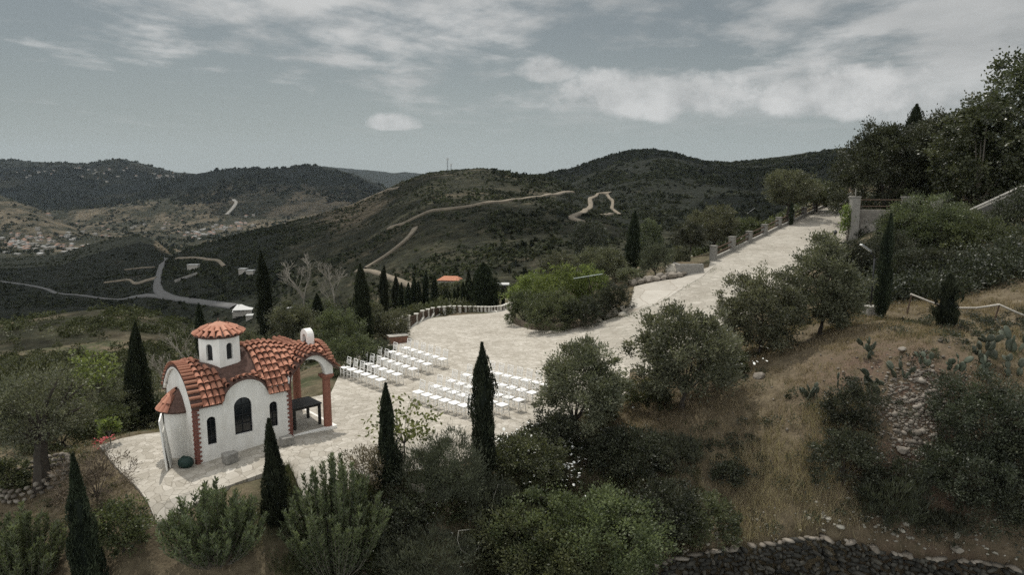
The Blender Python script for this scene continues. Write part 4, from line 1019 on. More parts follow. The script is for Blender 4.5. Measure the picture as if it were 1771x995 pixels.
L_FIG = leafmat('fig_leaf', (.022, .029, .015), (.098, .110, .060), .25, .4, .4)
L_STRAW2 = leafmat('lightened_bank_straw', (.11, .088, .055), (.38, .315, .21), .3, .8, .1)  # straw copy lightened to offset the shade on the sloping bank
L_CANOPY = leafmat('canopy_leaf', (.020, .024, .015), (.085, .092, .054), .2)
L_CACT = leafmat('cactus_pad', (.035, .043, .028), (.085, .095, .064), .05, .6)
M_BARK = plain('grey_bark', (.13, .115, .095), .9, .3, 9, .8, .03); M_BARKP = plain('pale_bark', (.22, .20, .165), .85, .2, 9, .5, .02); M_BARKD = plain('dark_bark', (.05, .042, .034), .9, .3, 9, .8, .02)
def unit(v): return v / (np.linalg.norm(v, axis=-1, keepdims=True) + 1e-9)
def leaves(c, d, l, w, rng, fold=True):     # diamond leaves: centre, direction, length, width
    n = len(c); r = rng.normal(size=(n, 3)); s = unit(np.cross(d, r)); l = np.broadcast_to(l, (n,))[:, None]; w = np.broadcast_to(w, (n,))[:, None]
    v = np.stack([c - d * l * .5, c + s * w * .5 + d * l * .05, c + d * l * .5, c - s * w * .5 + d * l * .05], 1).reshape(-1, 3)
    return v, np.arange(4 * n).reshape(n, 4)
def crown(rng, a, b, c, cz, l, w, dens, cap=26000, lump=.3, shell=.4, up=.5, bottom=-.75, rc=None, spread=.9, full=False):
    # leaf clumps filling an uneven ellipsoid
    p = 1.6; area = 4 * math.pi * (((a * b) ** p + (a * c) ** p + (b * c) ** p) / 3) ** (1 / p)
    nl = dens * area / (l * w * .5)
    if nl > cap: q_ = math.sqrt(nl / cap) ** .9; l *= q_; w *= q_
    nl = int(min(cap, max(250, nl))); rc = rc or (.16 * min(a, b, c) + .09)
    nc = int(max(16, min(700, 2.4 * area / (math.pi * rc * rc)))); lobes = unit(rng.normal(size=(9, 3))); la = rng.uniform(-.6, 1, 9) * lump
    d = unit(rng.normal(size=(nc * 3, 3))); d = d[d[:, 2] > bottom][:nc]; nc = len(d)
    if full: lo_ = d[:, 2] < .15; d[lo_, :2] *= (1 / (np.linalg.norm(d[lo_, :2], axis=1, keepdims=True) + .05)) ** .8
    q = 1 + (np.maximum(0, d @ lobes.T) ** 4 @ la) + rng.normal(0, .07, nc)
    f = shell + (1 - shell) * rng.random(nc) ** .55; f[:nc // 8] = rng.uniform(.98, 1.16, nc // 8)
    f = np.minimum(f, 1.22 / q)
    cc = d * (q * f)[:, None] * np.array((a, b, c)) + np.array((0, 0, cz))
    k = rng.integers(0, nc, nl); rcs = rc * rng.uniform(.55, 1.25, nc)
    off = rng.normal(size=(nl, 3)) * rcs[k][:, None] * .52 * np.array((1, 1, .8)); pos = cc[k] + off
    dr_ = unit(unit(off) * .8 + d[k] * .5 + np.array((0, 0, up)) + rng.normal(size=(nl, 3)) * spread * .5)
    tint = np.clip(rng.normal(.5, .2, nc)[k] + rng.normal(0, .16, nl), 0, 1)
    v, fc = leaves(pos, dr_, l * rng.uniform(.7, 1.3, nl), w * rng.uniform(.7, 1.3, nl), rng)
    return v, fc, tint, cc
def leafmesh(name, v, f, t, mat): return mesh_np(name, v, f, mat, {'tint': ('FACE', t)})
def limbs(rng, base_r, h0, targets, mat, name, parent, lean=(0, 0), n=7, trunk_top=None):
    mb = MB(); top = Vector((lean[0], lean[1], h0)); r1 = base_r * .72
    mb.tube([(0, 0, -.25), (lean[0] * .2 + rng.uniform(-.04, .04), lean[1] * .2, h0 * .35), (lean[0] * .6, lean[1] * .6 + rng.uniform(-.04, .04), h0 * .7), tuple(top)], [base_r * 1.25, base_r, base_r * .85, r1], n)
    for q in targets:
        q = Vector(q); m = top.lerp(q, .5) + Vector((rng.uniform(-.1, .1), rng.uniform(-.1, .1), rng.uniform(0, .15) * (q - top).length))
        mb.tube([top - Vector((0, 0, .05)), m, q], [r1 * .62, r1 * .36, r1 * .12], 5)
    return mb.build(name, mat, parent)
STY = {  # material, leaf length, leaf width, density, lumpiness, shell, up
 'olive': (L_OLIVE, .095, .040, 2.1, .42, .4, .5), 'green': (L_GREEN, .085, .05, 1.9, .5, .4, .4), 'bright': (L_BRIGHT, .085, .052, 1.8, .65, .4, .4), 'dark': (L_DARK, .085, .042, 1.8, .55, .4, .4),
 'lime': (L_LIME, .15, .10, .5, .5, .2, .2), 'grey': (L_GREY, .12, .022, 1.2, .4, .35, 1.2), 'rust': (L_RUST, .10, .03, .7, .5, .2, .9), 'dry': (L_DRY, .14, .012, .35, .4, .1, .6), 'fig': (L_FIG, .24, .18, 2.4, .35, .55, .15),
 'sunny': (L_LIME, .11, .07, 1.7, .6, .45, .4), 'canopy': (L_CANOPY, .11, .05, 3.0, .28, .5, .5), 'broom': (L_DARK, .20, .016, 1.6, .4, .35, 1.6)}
BARK = {'olive': M_BARKD, 'lime': M_BARK, 'fig': M_BARK}
NP = [100]
def bush(px, base, top, wpx, style, label, cat='shrub', name='shrub', group=None, p=None, trunk=0.0, y0=14, depth=.9, tr=None, dens=1.0, cap=26000):
    NP[0] += 1; rng = np.random.default_rng(NP[0]); p = Vector(p) if p is not None else hit(px, base, y0); k = scale_at(p)
    Wd = wpx / k; H = (base - top) / k * 1.02; mat, l, w, dn, lump, shell, up = STY[style]
    mn = 2.1 / k * 1.0; l2 = max(l, mn * 1.25); w2 = max(w, mn * .55)
    t = thing(name, label, cat, p, 0, group)
    z0 = H * trunk; c = (H - z0) / 2; a = Wd / 2 * .92
    v, f, ti, cc = crown(rng, a * (.92 if name == 'olive_tree' else 1), a * depth, c * .93, z0 + c * .98, l2, w2, dn * dens, cap=cap, lump=lump, shell=shell, up=up, bottom=-.9 if trunk > .05 else -.85, full=trunk <= .05 and name != 'olive_tree')
    if trunk <= .05: v[:, 2] = np.where(v[:, 2] < -.05, v[:, 2] * .2 - .02, v[:, 2])
    obj('crown' if trunk > .05 else 'foliage', leafmesh('crown' if trunk > .05 else 'foliage', v, f, ti, mat), t)
    o = rng.permutation(len(cc))[:14 if trunk > .05 else 9]
    limbs(rng, tr or max(.025, .02 * H + .01), max(z0 * 1.1, H * .12), cc[o], BARK.get(style, M_BARKD), 'trunk' if trunk > .05 else 'stem', t, (rng.uniform(-.1, .1) * H * .5, 0))
    return t
def cypress(px, base, top, wpx, label, p=None, group=None, y0=14, ragged=.0, name='cypress', cone=False):
    NP[0] += 1; rng = np.random.default_rng(NP[0]); p = Vector(p) if p is not None else hit(px, base, y0); k = scale_at(p)
    H = (base - top) / k * 1.03; Rm = wpx / k / 2 * .80
    t = thing(name, label, 'cypress', p, 0, group)
    px_m = 1.75 / k; l = max(.13, px_m * 2.6); w = max(.026, px_m * .62)
    prof = lambda q: np.interp(q, [0, .04, .15, .35, .55, .72, .86, .95, 1], [.48, .68, .88, 1, .95, .78, .48, .20, .03])
    if cone: prof = lambda q: np.interp(q, [0, .05, .2, .4, .6, .75, .88, .96, 1], [.75, .95, 1, .88, .68, .47, .27, .12, .03])
    area = 2 * math.pi * Rm * H * .8; n = int(min(22000, 3.4 * area / (l * w * .5) + 200))
    nt = int(max(40, min(420, area / .035)))                     # upright tufts
    tz = rng.random(nt) ** 1.05; ta = rng.uniform(0, 2 * math.pi, nt); bulge = rng.normal(0, .15, nt) + np.where(rng.random(nt) < .2, rng.uniform(.08, .42 + ragged, nt), 0)
    k_ = rng.integers(0, nt, n); q = np.clip(tz[k_] + rng.normal(0, .045, n) + .01, .0, 1.0); an = ta[k_] + rng.normal(0, .17, n)
    lo = .09 * np.sin(an * 3 + NP[0]) + .10 * np.sin(an * 2 + q * 11 + NP[0] * 2) + .07 * np.sin(q * 23 + an + NP[0] * 5)
    r = Rm * prof(q) * (.92 + bulge[k_] + lo - np.abs(rng.normal(0, .10, n))) 
    lean = rng.uniform(-.03, .03) * H
    pos = np.stack([np.cos(an) * r + lean * q * q, np.sin(an) * r, q * H], -1)
    d = unit(np.stack([np.cos(an) * .28, np.sin(an) * .28, np.full(n, 1.0)], -1) + rng.normal(0, .3, (n, 3)))
    v, f = leaves(pos, d, l * rng.uniform(.7, 1.5, n), w * rng.uniform(.7, 1.4, n), rng)
    ti = np.clip(.42 + rng.normal(0, .2, nt)[k_] + rng.normal(0, .15, n), 0, 1)
    # solid dark core behind the outer sprays, added to block light
    m = 12; zz = np.linspace(.01, .985, 22); aa = np.arange(m) * 2 * math.pi / m
    core = np.stack([np.stack([np.cos(aa) * Rm * prof(z) * .68 * (1 + .1 * np.sin(aa * 3 + z * 20)) + lean * z * z, np.sin(aa) * Rm * prof(z) * .68, np.full(m, z * H)], -1) for z in zz]).reshape(-1, 3)
    cf = np.array([(i * m + j, i * m + (j + 1) % m, (i + 1) * m + (j + 1) % m, (i + 1) * m + j) for i in range(21) for j in range(m)])
    v = np.concatenate([core, v]); f = np.concatenate([cf, f + len(core)]); ti = np.concatenate([np.full(len(cf), .0), ti])
    obj('crown', leafmesh('crown', v, f, ti, L_CYP), t)
    mb = MB(); mb.tube([(0, 0, -.5), (0, 0, H * .3), (lean * .5, 0, H * .7)], [max(.06, Rm * .2), max(.05, Rm * .15), .03], 6); mb.build('trunk', M_BARKD, t)
    return t
def oleander(px, base, top, wpx, label, n=70, mat=None, y0=14):
    NP[0] += 1; rng = np.random.default_rng(NP[0]); p = hit(px, base, y0); k = scale_at(p); H = (base - top) / k * 1.05; Rw = wpx / k / 2
    t = thing('oleander', label, 'shrub', p); mb = MB(); C, Dr, Tn = [], [], []
    for i in range(n):
        a = rng.uniform(0, 6.28); q = math.sqrt(rng.random()); h = H * (1 - .50 * q ** 1.6) * rng.uniform(.66, 1.04); r0 = Rw * .35 * q; r1 = Rw * q * 1.0
        e = np.array((math.cos(a), math.sin(a) * .9, 0)); s = np.linspace(0, 1, 9)
        path = e * (r0 + (r1 - r0) * s[:, None] ** .7) + np.array((0, 0, 1)) * (h * s[:, None] - .05); mb.tube(path, np.linspace(.012, .004, 9), 4)
        m = int(h / .017); ss = np.clip(rng.random(m) ** .62 * .97 + .04, 0, 1); ss.sort()
        c = np.stack([np.interp(ss, s, path[:, j]) for j in range(3)], -1); az = rng.uniform(0, 6.28, m); tl = unit(path[-1] - path[-3])
        d = unit(np.stack([np.cos(az), np.sin(az), np.zeros(m)], -1) * rng.uniform(.55, .95, m)[:, None] + tl * 1.0 + rng.normal(0, .12, (m, 3)))
        C.append(c + d * .07); Dr.append(d); Tn.append(np.clip(rng.normal(.45, .15) + rng.normal(0, .14, m) + .25 * (ss - .5), 0, 1))
    C = np.concatenate(C); Dr = np.concatenate(Dr); v, f = leaves(C, Dr, rng.uniform(.11, .19, len(C)), rng.uniform(.028, .042, len(C)), rng)
    obj('foliage', leafmesh('foliage', v, f, np.concatenate(Tn), mat or L_OLEAN), t); mb.build('stem', M_BARK, t); return t
def bare_tree(px, base, top, wpx, label, p=None, y0=14, mat=None):
    NP[0] += 1; rng = random.Random(NP[0]); p = Vector(p) if p is not None else hit(px, base, y0); k = scale_at(p); H = (base - top) / k; Wd = wpx / k
    t = thing('bare_tree', label, 'tree', p); tr, br = MB(), MB(); mn = .30 / k
    def grow(a, d, L, r, dep):
        b = a + d * L; m = a.lerp(b, .5) + Vector((rng.uniform(-.06, .06) * L, rng.uniform(-.06, .06) * L, 0))
        (tr if dep == 0 else br).tube([a, m, b], [max(r, mn), max(r * .8, mn * .8), max(r * .6, mn * .6)], 5)
        if dep >= 5: return
        for i in range(rng.choice((2, 3, 3)) if dep else 4):
            s = rng.uniform(.45, 1); q = a.lerp(b, s); e = (d + Vector((rng.uniform(-1, 1), rng.uniform(-1, 1), rng.uniform(-.1, .5))) * .75).normalized()
            grow(q, e, L * rng.uniform(.5, .8), r * .58, dep + 1)
    grow(Vector((0, 0, -.2)), Vector((rng.uniform(-.08, .08), 0, 1)).normalized(), H * .42, H * .012, 0)
    tr.build('trunk', mat or M_BARKP, t); br.build('branches', mat or M_BARKP, t); return t
def cactus(px, py, n, size, label, seed, flop=0.0):
    rg = random.Random(seed); p = hit(px, py); mb = MB(); pads = []
    def pad(a, d, sd, L, dep):
        c = a + d * L * .5; nn = d.cross(sd).normalized(); M = Matrix.Translation(c) @ Matrix((sd, nn, d)).transposed().to_4x4()
        mb.blob((0, 0, 0), (L * .34, L * .07, L * .52), rg, 2, .04, M); pads.append((c, d, sd, L))
        if dep > 0:
            for _ in range(rg.choice((1, 2, 2))):
                e = (d + sd * rg.uniform(-.9, .9) + nn * rg.uniform(-.5, .5)).normalized(); s2 = (sd + nn * rg.uniform(-.8, .8)); s2 = (s2 - e * s2.dot(e)).normalized()
                pad(a + d * L * .95, e, s2, L * rg.uniform(.75, 1.0), dep - 1)
    for i in range(n):
        a = Vector((rg.uniform(-.35, .35) * size * 2, rg.uniform(-.2, .2), -.03)); d = Vector((rg.uniform(-.6, .6) + flop, rg.uniform(-.4, .4), 1 - abs(flop) * .7)).normalized(); s = d.orthogonal().normalized(); s = Matrix.Rotation(rg.uniform(0, 6.28), 3, d) @ s
        pad(a, d, s, size * rg.uniform(.8, 1.15), rg.choice((1, 1, 2)))
    me = mb.mesh('cactus', L_CACT, True); at = me.attributes.new('tint', 'FLOAT', 'FACE'); at.data.foreach_set('value', np.random.default_rng(seed).uniform(.1, .8, len(me.polygons)).astype(np.float32))
    return tag(obj('cactus', me, loc=p), label, 'cactus')

# ================================================================== cypresses
cypress(152, 1030, 785, 58, 'slim pointed cypress in the lower left corner before the dry lawn', cone=True)
cypress(479, 905, 726, 50, 'slim cypress standing in front of the chapel wall', cone=True)
cypress(673, 838, 666, 48, 'cypress with a thin tip beside the young lime-leaved tree', cone=True)
cypress(838, 826, 597, 46, 'tall many-tipped cypress in front of the right chair block', ragged=.05)
cypress(244, 742, 562, 54, 'broad dark cypress behind the chapel paving, left of the apse', cone=True)
cypress(464, 604, 441, 29, 'tallest slim cypress rising behind the chapel cupola', y0=30)
cypress(350, 618, 528, 20, 'small cypress showing its tip above the cupola roof', y0=30)
cypress(552, 598, 511, 27, 'short cypress behind the bell arch of the chapel', y0=30)
cypress(630, 600, 462, 34, 'thick cypress behind the chairs, first of the row along the plaza', y0=30)
cypress(664, 576, 464, 21, 'even-sided cypress beside the thick one behind the chairs', y0=30)
RW = 'cypresses in the row behind the balustrade'
for i, (x, b, t_, w) in enumerate([(686.5,545,480,12),(694,548,492,8),(706,547,492,10),(717.5,541,482,11),(725.5,541,489,8),(736,537,472,9),(751,535,480,9),(771.5,533,504,7),(777,533,507,5),(787,532,502,6),(791.5,532,495,6),(800.5,536,490,8),(811,537,471,10),(821,536,478,9),(856,535,484,9),(870,529,502,6)]):
    cypress(x, b, t_, w * 1.4, f'{ORD[i]} cypress from the chapel side in the row behind the balustrade', group=RW, y0=40)
cypress(838, 538, 458, 46, 'broad dark conifer at the far end of the balustrade row', y0=40, ragged=.4, name='conifer')
cypress(1093, 468, 370, 27, 'broad cypress in the garden behind the island hedge', y0=45)
cypress(1273, 412, 362, 12, 'thin cypress just behind the ramp fence', y0=55)
cypress(1311, 402, 372, 10, 'smaller thin cypress half hidden behind the ramp fence rails', y0=57)
cypress(1368, 390, 352, 9, 'tiny cypress behind the ramp fence under the olive pair', y0=60)
cypress(1524, 548, 377, 25, 'slender cypress next to the lamp post on the upper path')
cypress(1634, 566, 478, 40, 'short ragged cypress behind the log fence', ragged=.5)

# ================================================================== trees and shrubs along the plaza
bush(1000, 748, 590, 165, 'olive', 'loose grey-green olive tree beside the last chairs of the right block', 'olive tree', 'olive_tree', trunk=.08, dens=1.3)
bush(1180, 703, 528, 185, 'olive', 'round olive tree with a shaded foot between the ramp and the bank', 'olive tree', 'olive_tree', trunk=.10, dens=1.4)
bush(1312, 614, 468, 140, 'olive', 'olive tree below the slope of the ramp, left of the largest one', 'olive tree', 'olive_tree', trunk=.04, dens=1.4)
bush(1418, 578, 420, 138, 'olive', 'tall dark olive tree nearest the lamp post', 'olive tree', 'olive_tree', trunk=.03, dens=1.4)
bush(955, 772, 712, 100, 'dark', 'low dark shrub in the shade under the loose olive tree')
bush(1118, 705, 660, 92, 'green', 'low green shrub between the two olive trees by the plaza corner')
bush(1262, 648, 606, 70, 'green', 'low shrub with white blossoms at the foot of the olive trees on the slope')
bush(1040, 720, 668, 60, 'green', 'small shrub tucked behind the loose olive tree at the plaza edge')
# foreground
oleander(48, 1020, 872, 150, 'tall oleander with upright shoots in the lower left corner', 120)
oleander(372, 968, 832, 180, 'broad oleander with pale upright shoots below the chapel paving', 170)
oleander(583, 985, 788, 185, 'dense oleander between the two slim cypresses at the front', 180)
bush(636, 842, 772, 78, 'rust', 'sparse rusty shrub behind the dense oleander')
bush(212, 955, 862, 92, 'bright', 'small fresh green shrub right of the corner cypress')
bush(765, 880, 742, 165, 'grey', 'feathery grey-green shrub between the two front cypresses', depth=.8)
bush(700, 930, 862, 95, 'dark', 'dark low shrub under the cypress with the thin tip')
bush(850, 905, 820, 110, 'grey', 'grey twiggy shrub at the foot of the many-tipped cypress')
bush(1045, 1022, 846, 205, 'bright', 'tallest fresh green mastic bush at the bottom centre', 'bush', 'bush', dens=1.1)
bush(935, 1000, 862, 165, 'bright', 'left one of the fresh green mastic bushes at the bottom centre', 'bush', 'bush', dens=1.1)
bush(985, 1050, 902, 210, 'bright', 'front mastic bush cut off by the bottom edge', 'bush', 'bush', dens=1.1)
bush(880, 985, 872, 150, 'green', 'mid green bush on the left flank of the large mastic bush', 'bush', 'bush')
bush(735, 1010, 912, 150, 'grey', 'thin grey broom clump at the bottom edge', 'bush', 'bush')
bush(905, 818, 752, 140, 'green', 'low leafy patch of daisies by the thin iron stake', 'shrub')
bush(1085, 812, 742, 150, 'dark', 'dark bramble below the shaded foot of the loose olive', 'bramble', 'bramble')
bush(1165, 805, 748, 95, 'grey', 'dry grey bramble on the brow of the grassy bank', 'bramble', 'bramble')
bush(1262, 835, 795, 55, 'dark', 'small dark bramble on the grassy bank', 'bramble', 'bramble')
bush(1140, 935, 828, 150, 'dark', 'dark bramble beside the large mastic bush above the stone wall', 'bramble', 'bramble')
bush(1215, 935, 862, 110, 'green', 'tangled bramble at the left end of the dry-stone wall', 'bramble', 'bramble')
for a in [(1472,750,662,100,'dark thornbush just below the fallen cactus pads'), (1460,835,742,105,'dark thornbush left of the stony gully, middle of three'), (1535,905,815,115,'feathery dark broom at the lower end of the stony gully'),
          (1705,790,652,190,'high dark thicket at the right edge above the gully'), (1655,870,752,150,'dark thornbush bordering the gully on its right'), (1738,912,812,150,'dark thicket above the right end of the stone wall'), (1760,830,735,120,'thornbush cut off by the right edge of view'), (1622,930,882,75,'small dark broom leaning over the stone wall'), (1560,865,800,70,'little thornbush inside the stony gully')]:
    bush(a[0], a[1], a[2], a[3], 'broom' if 'broom' in a[4] else 'dark', a[4], 'bush', 'thornbush', dens=.9)
bush(1357, 1012, 966, 62, 'green', 'green plant growing against the face of the dry-stone wall', p=(8.85, 19.55, -3.9))
bush(1480, 1015, 978, 40, 'grey', 'small grey weed at the foot of the dry-stone wall', p=(10.5, 19.45, -4.0))
# left of the chapel
t_ = bush(72, 838, 640, 165, 'olive', 'old olive tree with a thick grey trunk inside a ring of stones', 'olive tree', 'olive_tree', trunk=.34, tr=.24, dens=.6)
bush(168, 868, 785, 118, 'dry', 'dry brown leafless bush at the corner of the chapel paving', dens=1.6)
for a in [(112,775,688,125,'green','dark hedge shrub left of the chapel paving, nearest its corner'), (186,756,700,95,'green','hedge shrub under the lime-leaved sapling'), (30,760,662,130,'olive','grey hedge shrub at the left edge behind the old olive'), (215,745,668,85,'olive','grey-green shrub touching the broad cypress'), (285,735,690,60,'dark','dark shrub between broad cypress and apse'),
          (15,850,790,70,'green','low weeds bush at the left edge below the old olive'), (140,700,640,110,'olive','loose grey scrub behind the hedge'), (60,690,620,120,'green','wild scrub bush on the slope at the far left')]:
    bush(a[0], a[1], a[2], a[3], a[4], a[5])
bush(175, 742, 598, 92, 'lime', 'sapling with lime-green leaves behind the chapel paving', 'tree', 'sapling', trunk=.35, tr=.035)
bush(190, 770, 722, 34, 'lime', 'small lime-leaved seedling at the paving corner', 'sapling', 'sapling', trunk=.4, tr=.02)
bush(700, 800, 694, 118, 'lime', 'young tree with lime-green leaves in front of the chairs', 'tree', 'sapling', trunk=.30, tr=.035, dens=.8)
bare_tree(338, 700, 545, 90, 'bare pale tree behind the cupola', p=D(338, 690, 40))
bare_tree(285, 720, 600, 60, 'bare leaning sapling left of the chapel roof', p=D(290, 700, 36))
bare_tree(528, 560, 425, 120, 'wide bare tree behind the chapel roof', y0=45)
bare_tree(577, 560, 440, 70, 'slim bare tree right of the wide bare one', y0=45)
for a in [(512,610,520,86,'olive','rounded olive shrub behind the chapel roof ridge'), (590,618,540,80,'green','leafy shrub between the bell arch and the thick cypress'), (545,622,560,60,'olive','grey shrub behind the bell arch'), (645,590,518,44,'olive','olive shrub wedged between two cypresses by the chairs'), (684,588,540,52,'olive','olive shrub at the start of the balustrade'), (608,640,585,90,'green','dark green shrub next to the front row of the left chairs'), (655,618,588,70,'grey','low grey shrub behind the third chair row'), (430,640,575,70,'olive','shrub behind the chapel roof left of the ridge'), (715,556,530,34,'green','small shrub behind the balustrade posts'), (560,580,520,60,'green','bush beyond the bell arch on the slope')]:
    bush(a[0], a[1], a[2], a[3], a[4], a[5], y0=27)
bush(768, 512, 489, 40, 'green', 'bush in front of the red-roofed house', y0=110)
bush(797, 514, 486, 34, 'olive', 'grey bush at the right corner of the red-roofed house', y0=110)
# island
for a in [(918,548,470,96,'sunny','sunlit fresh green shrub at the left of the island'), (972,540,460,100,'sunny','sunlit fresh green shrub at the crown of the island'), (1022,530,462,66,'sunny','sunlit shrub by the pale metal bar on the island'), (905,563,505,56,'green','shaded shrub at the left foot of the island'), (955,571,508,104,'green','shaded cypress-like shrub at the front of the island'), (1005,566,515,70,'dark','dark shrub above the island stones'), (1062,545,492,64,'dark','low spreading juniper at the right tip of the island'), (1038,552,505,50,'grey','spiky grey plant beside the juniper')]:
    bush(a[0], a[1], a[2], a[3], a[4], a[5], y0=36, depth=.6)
for a in [(968,492,438,72,'olive','grey shrub behind the island crown'), (1045,488,428,96,'olive','wide olive shrub left of the garden cypress'), (1018,462,386,58,'dark','dark pine behind the wide olive shrub'), (1134,476,418,62,'grey','pale grey bush right of the garden cypress'), (1122,452,378,44,'green','slim green tree behind the pale grey bush'), (1176,462,428,34,'olive','small shrub beside the trimmed umbrella tree'), (1290,412,374,56,'green','green bush behind the ramp fence posts'), (1090,490,462,50,'olive','low shrub under the garden cypress')]:
    bush(a[0], a[1], a[2], a[3], a[4], a[5], y0=46)
bush(1232, 434, 360, 92, 'olive', 'round olive tree with a short trunk behind the fence start', 'olive tree', 'olive_tree', trunk=.2, y0=52, tr=.16)
bush(1192, 456, 387, 58, 'dark', 'trimmed umbrella-shaped tree in the stone planter', 'tree', 'umbrella_tree', trunk=.42, y0=45, tr=.08)
bush(1362, 384, 297, 92, 'olive', 'larger olive tree behind the upper ramp fence', 'olive tree', 'olive_tree', trunk=.3, y0=60, tr=.18)
bush(1412, 368, 312, 74, 'olive', 'smaller olive tree near the top of the ramp fence', 'olive tree', 'olive_tree', trunk=.2, y0=64)
bush(1443, 358, 322, 40, 'green', 'green bush at the very top of the ramp fence', y0=70)
# right: big trees and shrubs before the terrace wall
bush(1528, 382, 216, 165, 'canopy', 'large dense grey-green tree behind the first terrace wall pillars', 'tree', 'broadleaf_tree', p=D(1528, 378, 62), trunk=.02, depth=.8, tr=.3, cap=42000)
bush(1614, 384, 200, 165, 'canopy', 'dense grey-green tree between the wall rails and the fig boughs', 'tree', 'broadleaf_tree', p=D(1612, 380, 64), trunk=.02, depth=.8, tr=.3, cap=42000)
bush(1772, 385, 118, 235, 'fig', 'tall fig tree with big leaves at the right edge', 'fig tree', 'fig_tree', p=D(1772, 385, 57), trunk=.03, tr=.3, cap=36000)
bush(1692, 388, 186, 150, 'fig', 'fig bough mass between the grey-green tree and the tall fig', 'fig tree', 'fig_tree', p=D(1690, 388, 55), trunk=.02, tr=.2, cap=30000)
cypress(1573, 300, 160, 46, 'spiky conifer tip above the large grey-green tree', p=D(1573, 330, 66), ragged=.6, name='conifer')
cypress(1600, 300, 186, 22, 'small conifer tip right of the spiky one', p=D(1598, 330, 66), ragged=.5, name='conifer')
bush(1463, 412, 350, 28, 'lime', 'leafy creeper hanging over the terrace wall corner', 'creeper', 'creeper', p=D(1464, 412, 56), dens=2.2)
for a in [(1600,462,345,130,'green',46,'tall shrub in front of the terrace wall pillars'), (1690,480,372,150,'green',44,'wide dark shrub below the stairway'), (1757,490,335,120,'dark',45,'dark shrub in front of the stair parapet'), (1535,478,402,90,'dark',43,'dark shrub at the foot of the rubble wall, left of the tall one'), (1622,528,438,135,'dark',39,'dark thicket behind the short ragged cypress'), (1725,536,446,150,'dark',38,'dark thicket at the right above the log fence'), (1560,440,356,90,'canopy',48,'grey-green shrub over the rubble wall'),(1650,430,352,90,'green',47,'leafy shrub at the foot of the stair parapet'),(1775,540,420,120,'dark',39,'dark thicket cut by the right edge above the log fence'),(1670,560,470,110,'dark',36,'low dark thicket right behind the log fence rail'),(1483,480,418,70,'dark',42,'dark shrub behind the lamp post pole'), (1565,525,430,100,'dark',40,'dark thicket right of the slender cypress')]:
    bush(a[0], a[1], a[2], a[3], a[4], a[6], p=D(a[0], a[1], a[5]), y0=30)
# cacti
for i, a in enumerate([(1402,690,5,.34,'clump of upright prickly pear on the bank, leftmost'), (1457,684,2,.36,'two pale prickly pear pads in dry grass'), (1507,680,3,.42,'prickly pear with rim-lit pads left of the rubble'), (1562,655,3,.36,'dark prickly pear at the head of the gully'), (1604,632,3,.36,'small prickly pear right of the cypress shadow'), (1650,640,4,.34,'dense prickly pear among weeds on the upper bank'), (1706,622,5,.42,'large rim-lit prickly pear on the upper bank'), (1755,610,3,.5,'big dark prickly pear at the right edge of the bank'), (1692,648,2,.38,'pair of pale cactus pads below the large prickly pear'), (1755,650,3,.4,'prickly pear under the big dark one'), (1498,622,3,.4,'bushy prickly pear on the grass below the lamp post')]):
    cactus(*a, 40 + i)
cactus(1602, 706, 1, .7, 'dark fallen prickly pear trunk lying on the rubble', 77, 2.2)
cactus(1582, 768, 2, .4, 'fallen prickly pear pads lower in the stony gully', 78, 1.6)
# ================================================================== uncountable ground cover
def scatter(n, pxr, pyr, rng, y0=12, ymax=160, edge=.05, dens=None):
    # points on open ground (not on paving) inside a stretch of the slope
    if ymax > 150: ya, yb = y0, ymax
    else:
        c = np.array([hit(a, b, y0).y for a in (pxr[0], (pxr[0] + pxr[1]) / 2, pxr[1]) for b in pyr]); ya, yb = max(6, c.min()), min(ymax, c.max())
    y = np.sqrt(rng.uniform(ya * ya, yb * yb, n * 3)); x = (rng.uniform(pxr[0] - 30, pxr[1] + 30, n * 3) - CX) / F_PX * y * 1.02
    k = ~(in_poly(x, y, plaza_poly) | in_poly(x, y, road_poly)); x, y = x[k], y[k]
    k = np.minimum(seg_dist(x, y, plaza_poly), seg_dist(x, y, road_poly)) > edge; x, y = x[k], y[k]
    if dens is not None: k = rng.random(len(x)) < dens(x, y); x, y = x[k], y[k]
    return x[:n], y[:n]
def groundz(x, y): 
    dd = np.minimum(seg_dist(x, y, plaza_poly), seg_dist(x, y, road_poly)); amp = sstep(.1, 2.0, dd); r = np.hypot(x, y); far = sstep(35, 90, r)
    return height(x, y) + amp * (.22 * fbm(x / 2.2, y / 2.2, 4, 11) + .05 * fbm(x / .5, y / .5, 2, 12) + far * 1.6 * fbm(x / 14, y / 14, 3, 13)) * (1 - sstep(98, 110, r))
def blades(name, x, y, h, w, mat, seed, per=5):
    rng = np.random.default_rng(seed); n = len(x); x = np.repeat(x, per) + rng.normal(0, .07, n * per); y = np.repeat(y, per) + rng.normal(0, .07, n * per); z = groundz(x, y); m = n * per
    a = rng.uniform(0, 6.28, m); ln = rng.uniform(.1, .75, m); hh = h * rng.uniform(.45, 1.3, m); ww = w * rng.uniform(.6, 1.3, m); b = rng.uniform(0, 6.28, m)
    base = np.stack([x, y, z - .02], -1); tip = base + np.stack([np.cos(a) * ln * hh, np.sin(a) * ln * hh, hh], -1); s = np.stack([np.cos(b) * ww, np.sin(b) * ww, np.zeros(m)], -1) / 2
    v = np.stack([base - s, base + s, tip], 1).reshape(-1, 3); ti = np.clip(np.repeat(rng.normal(.5, .2, n), per) + rng.normal(0, .18, m), 0, 1)
    return tag(obj(name, mesh_np(name, v, np.arange(3 * m).reshape(m, 3), mat, {'tint': ('FACE', ti)})), kind='stuff')
rs = np.random.default_rng(99)
clump = lambda x, y: np.clip(.5 + 1.6 * fbm(x / 1.1, y / 1.1, 3, 51), .06, 1)
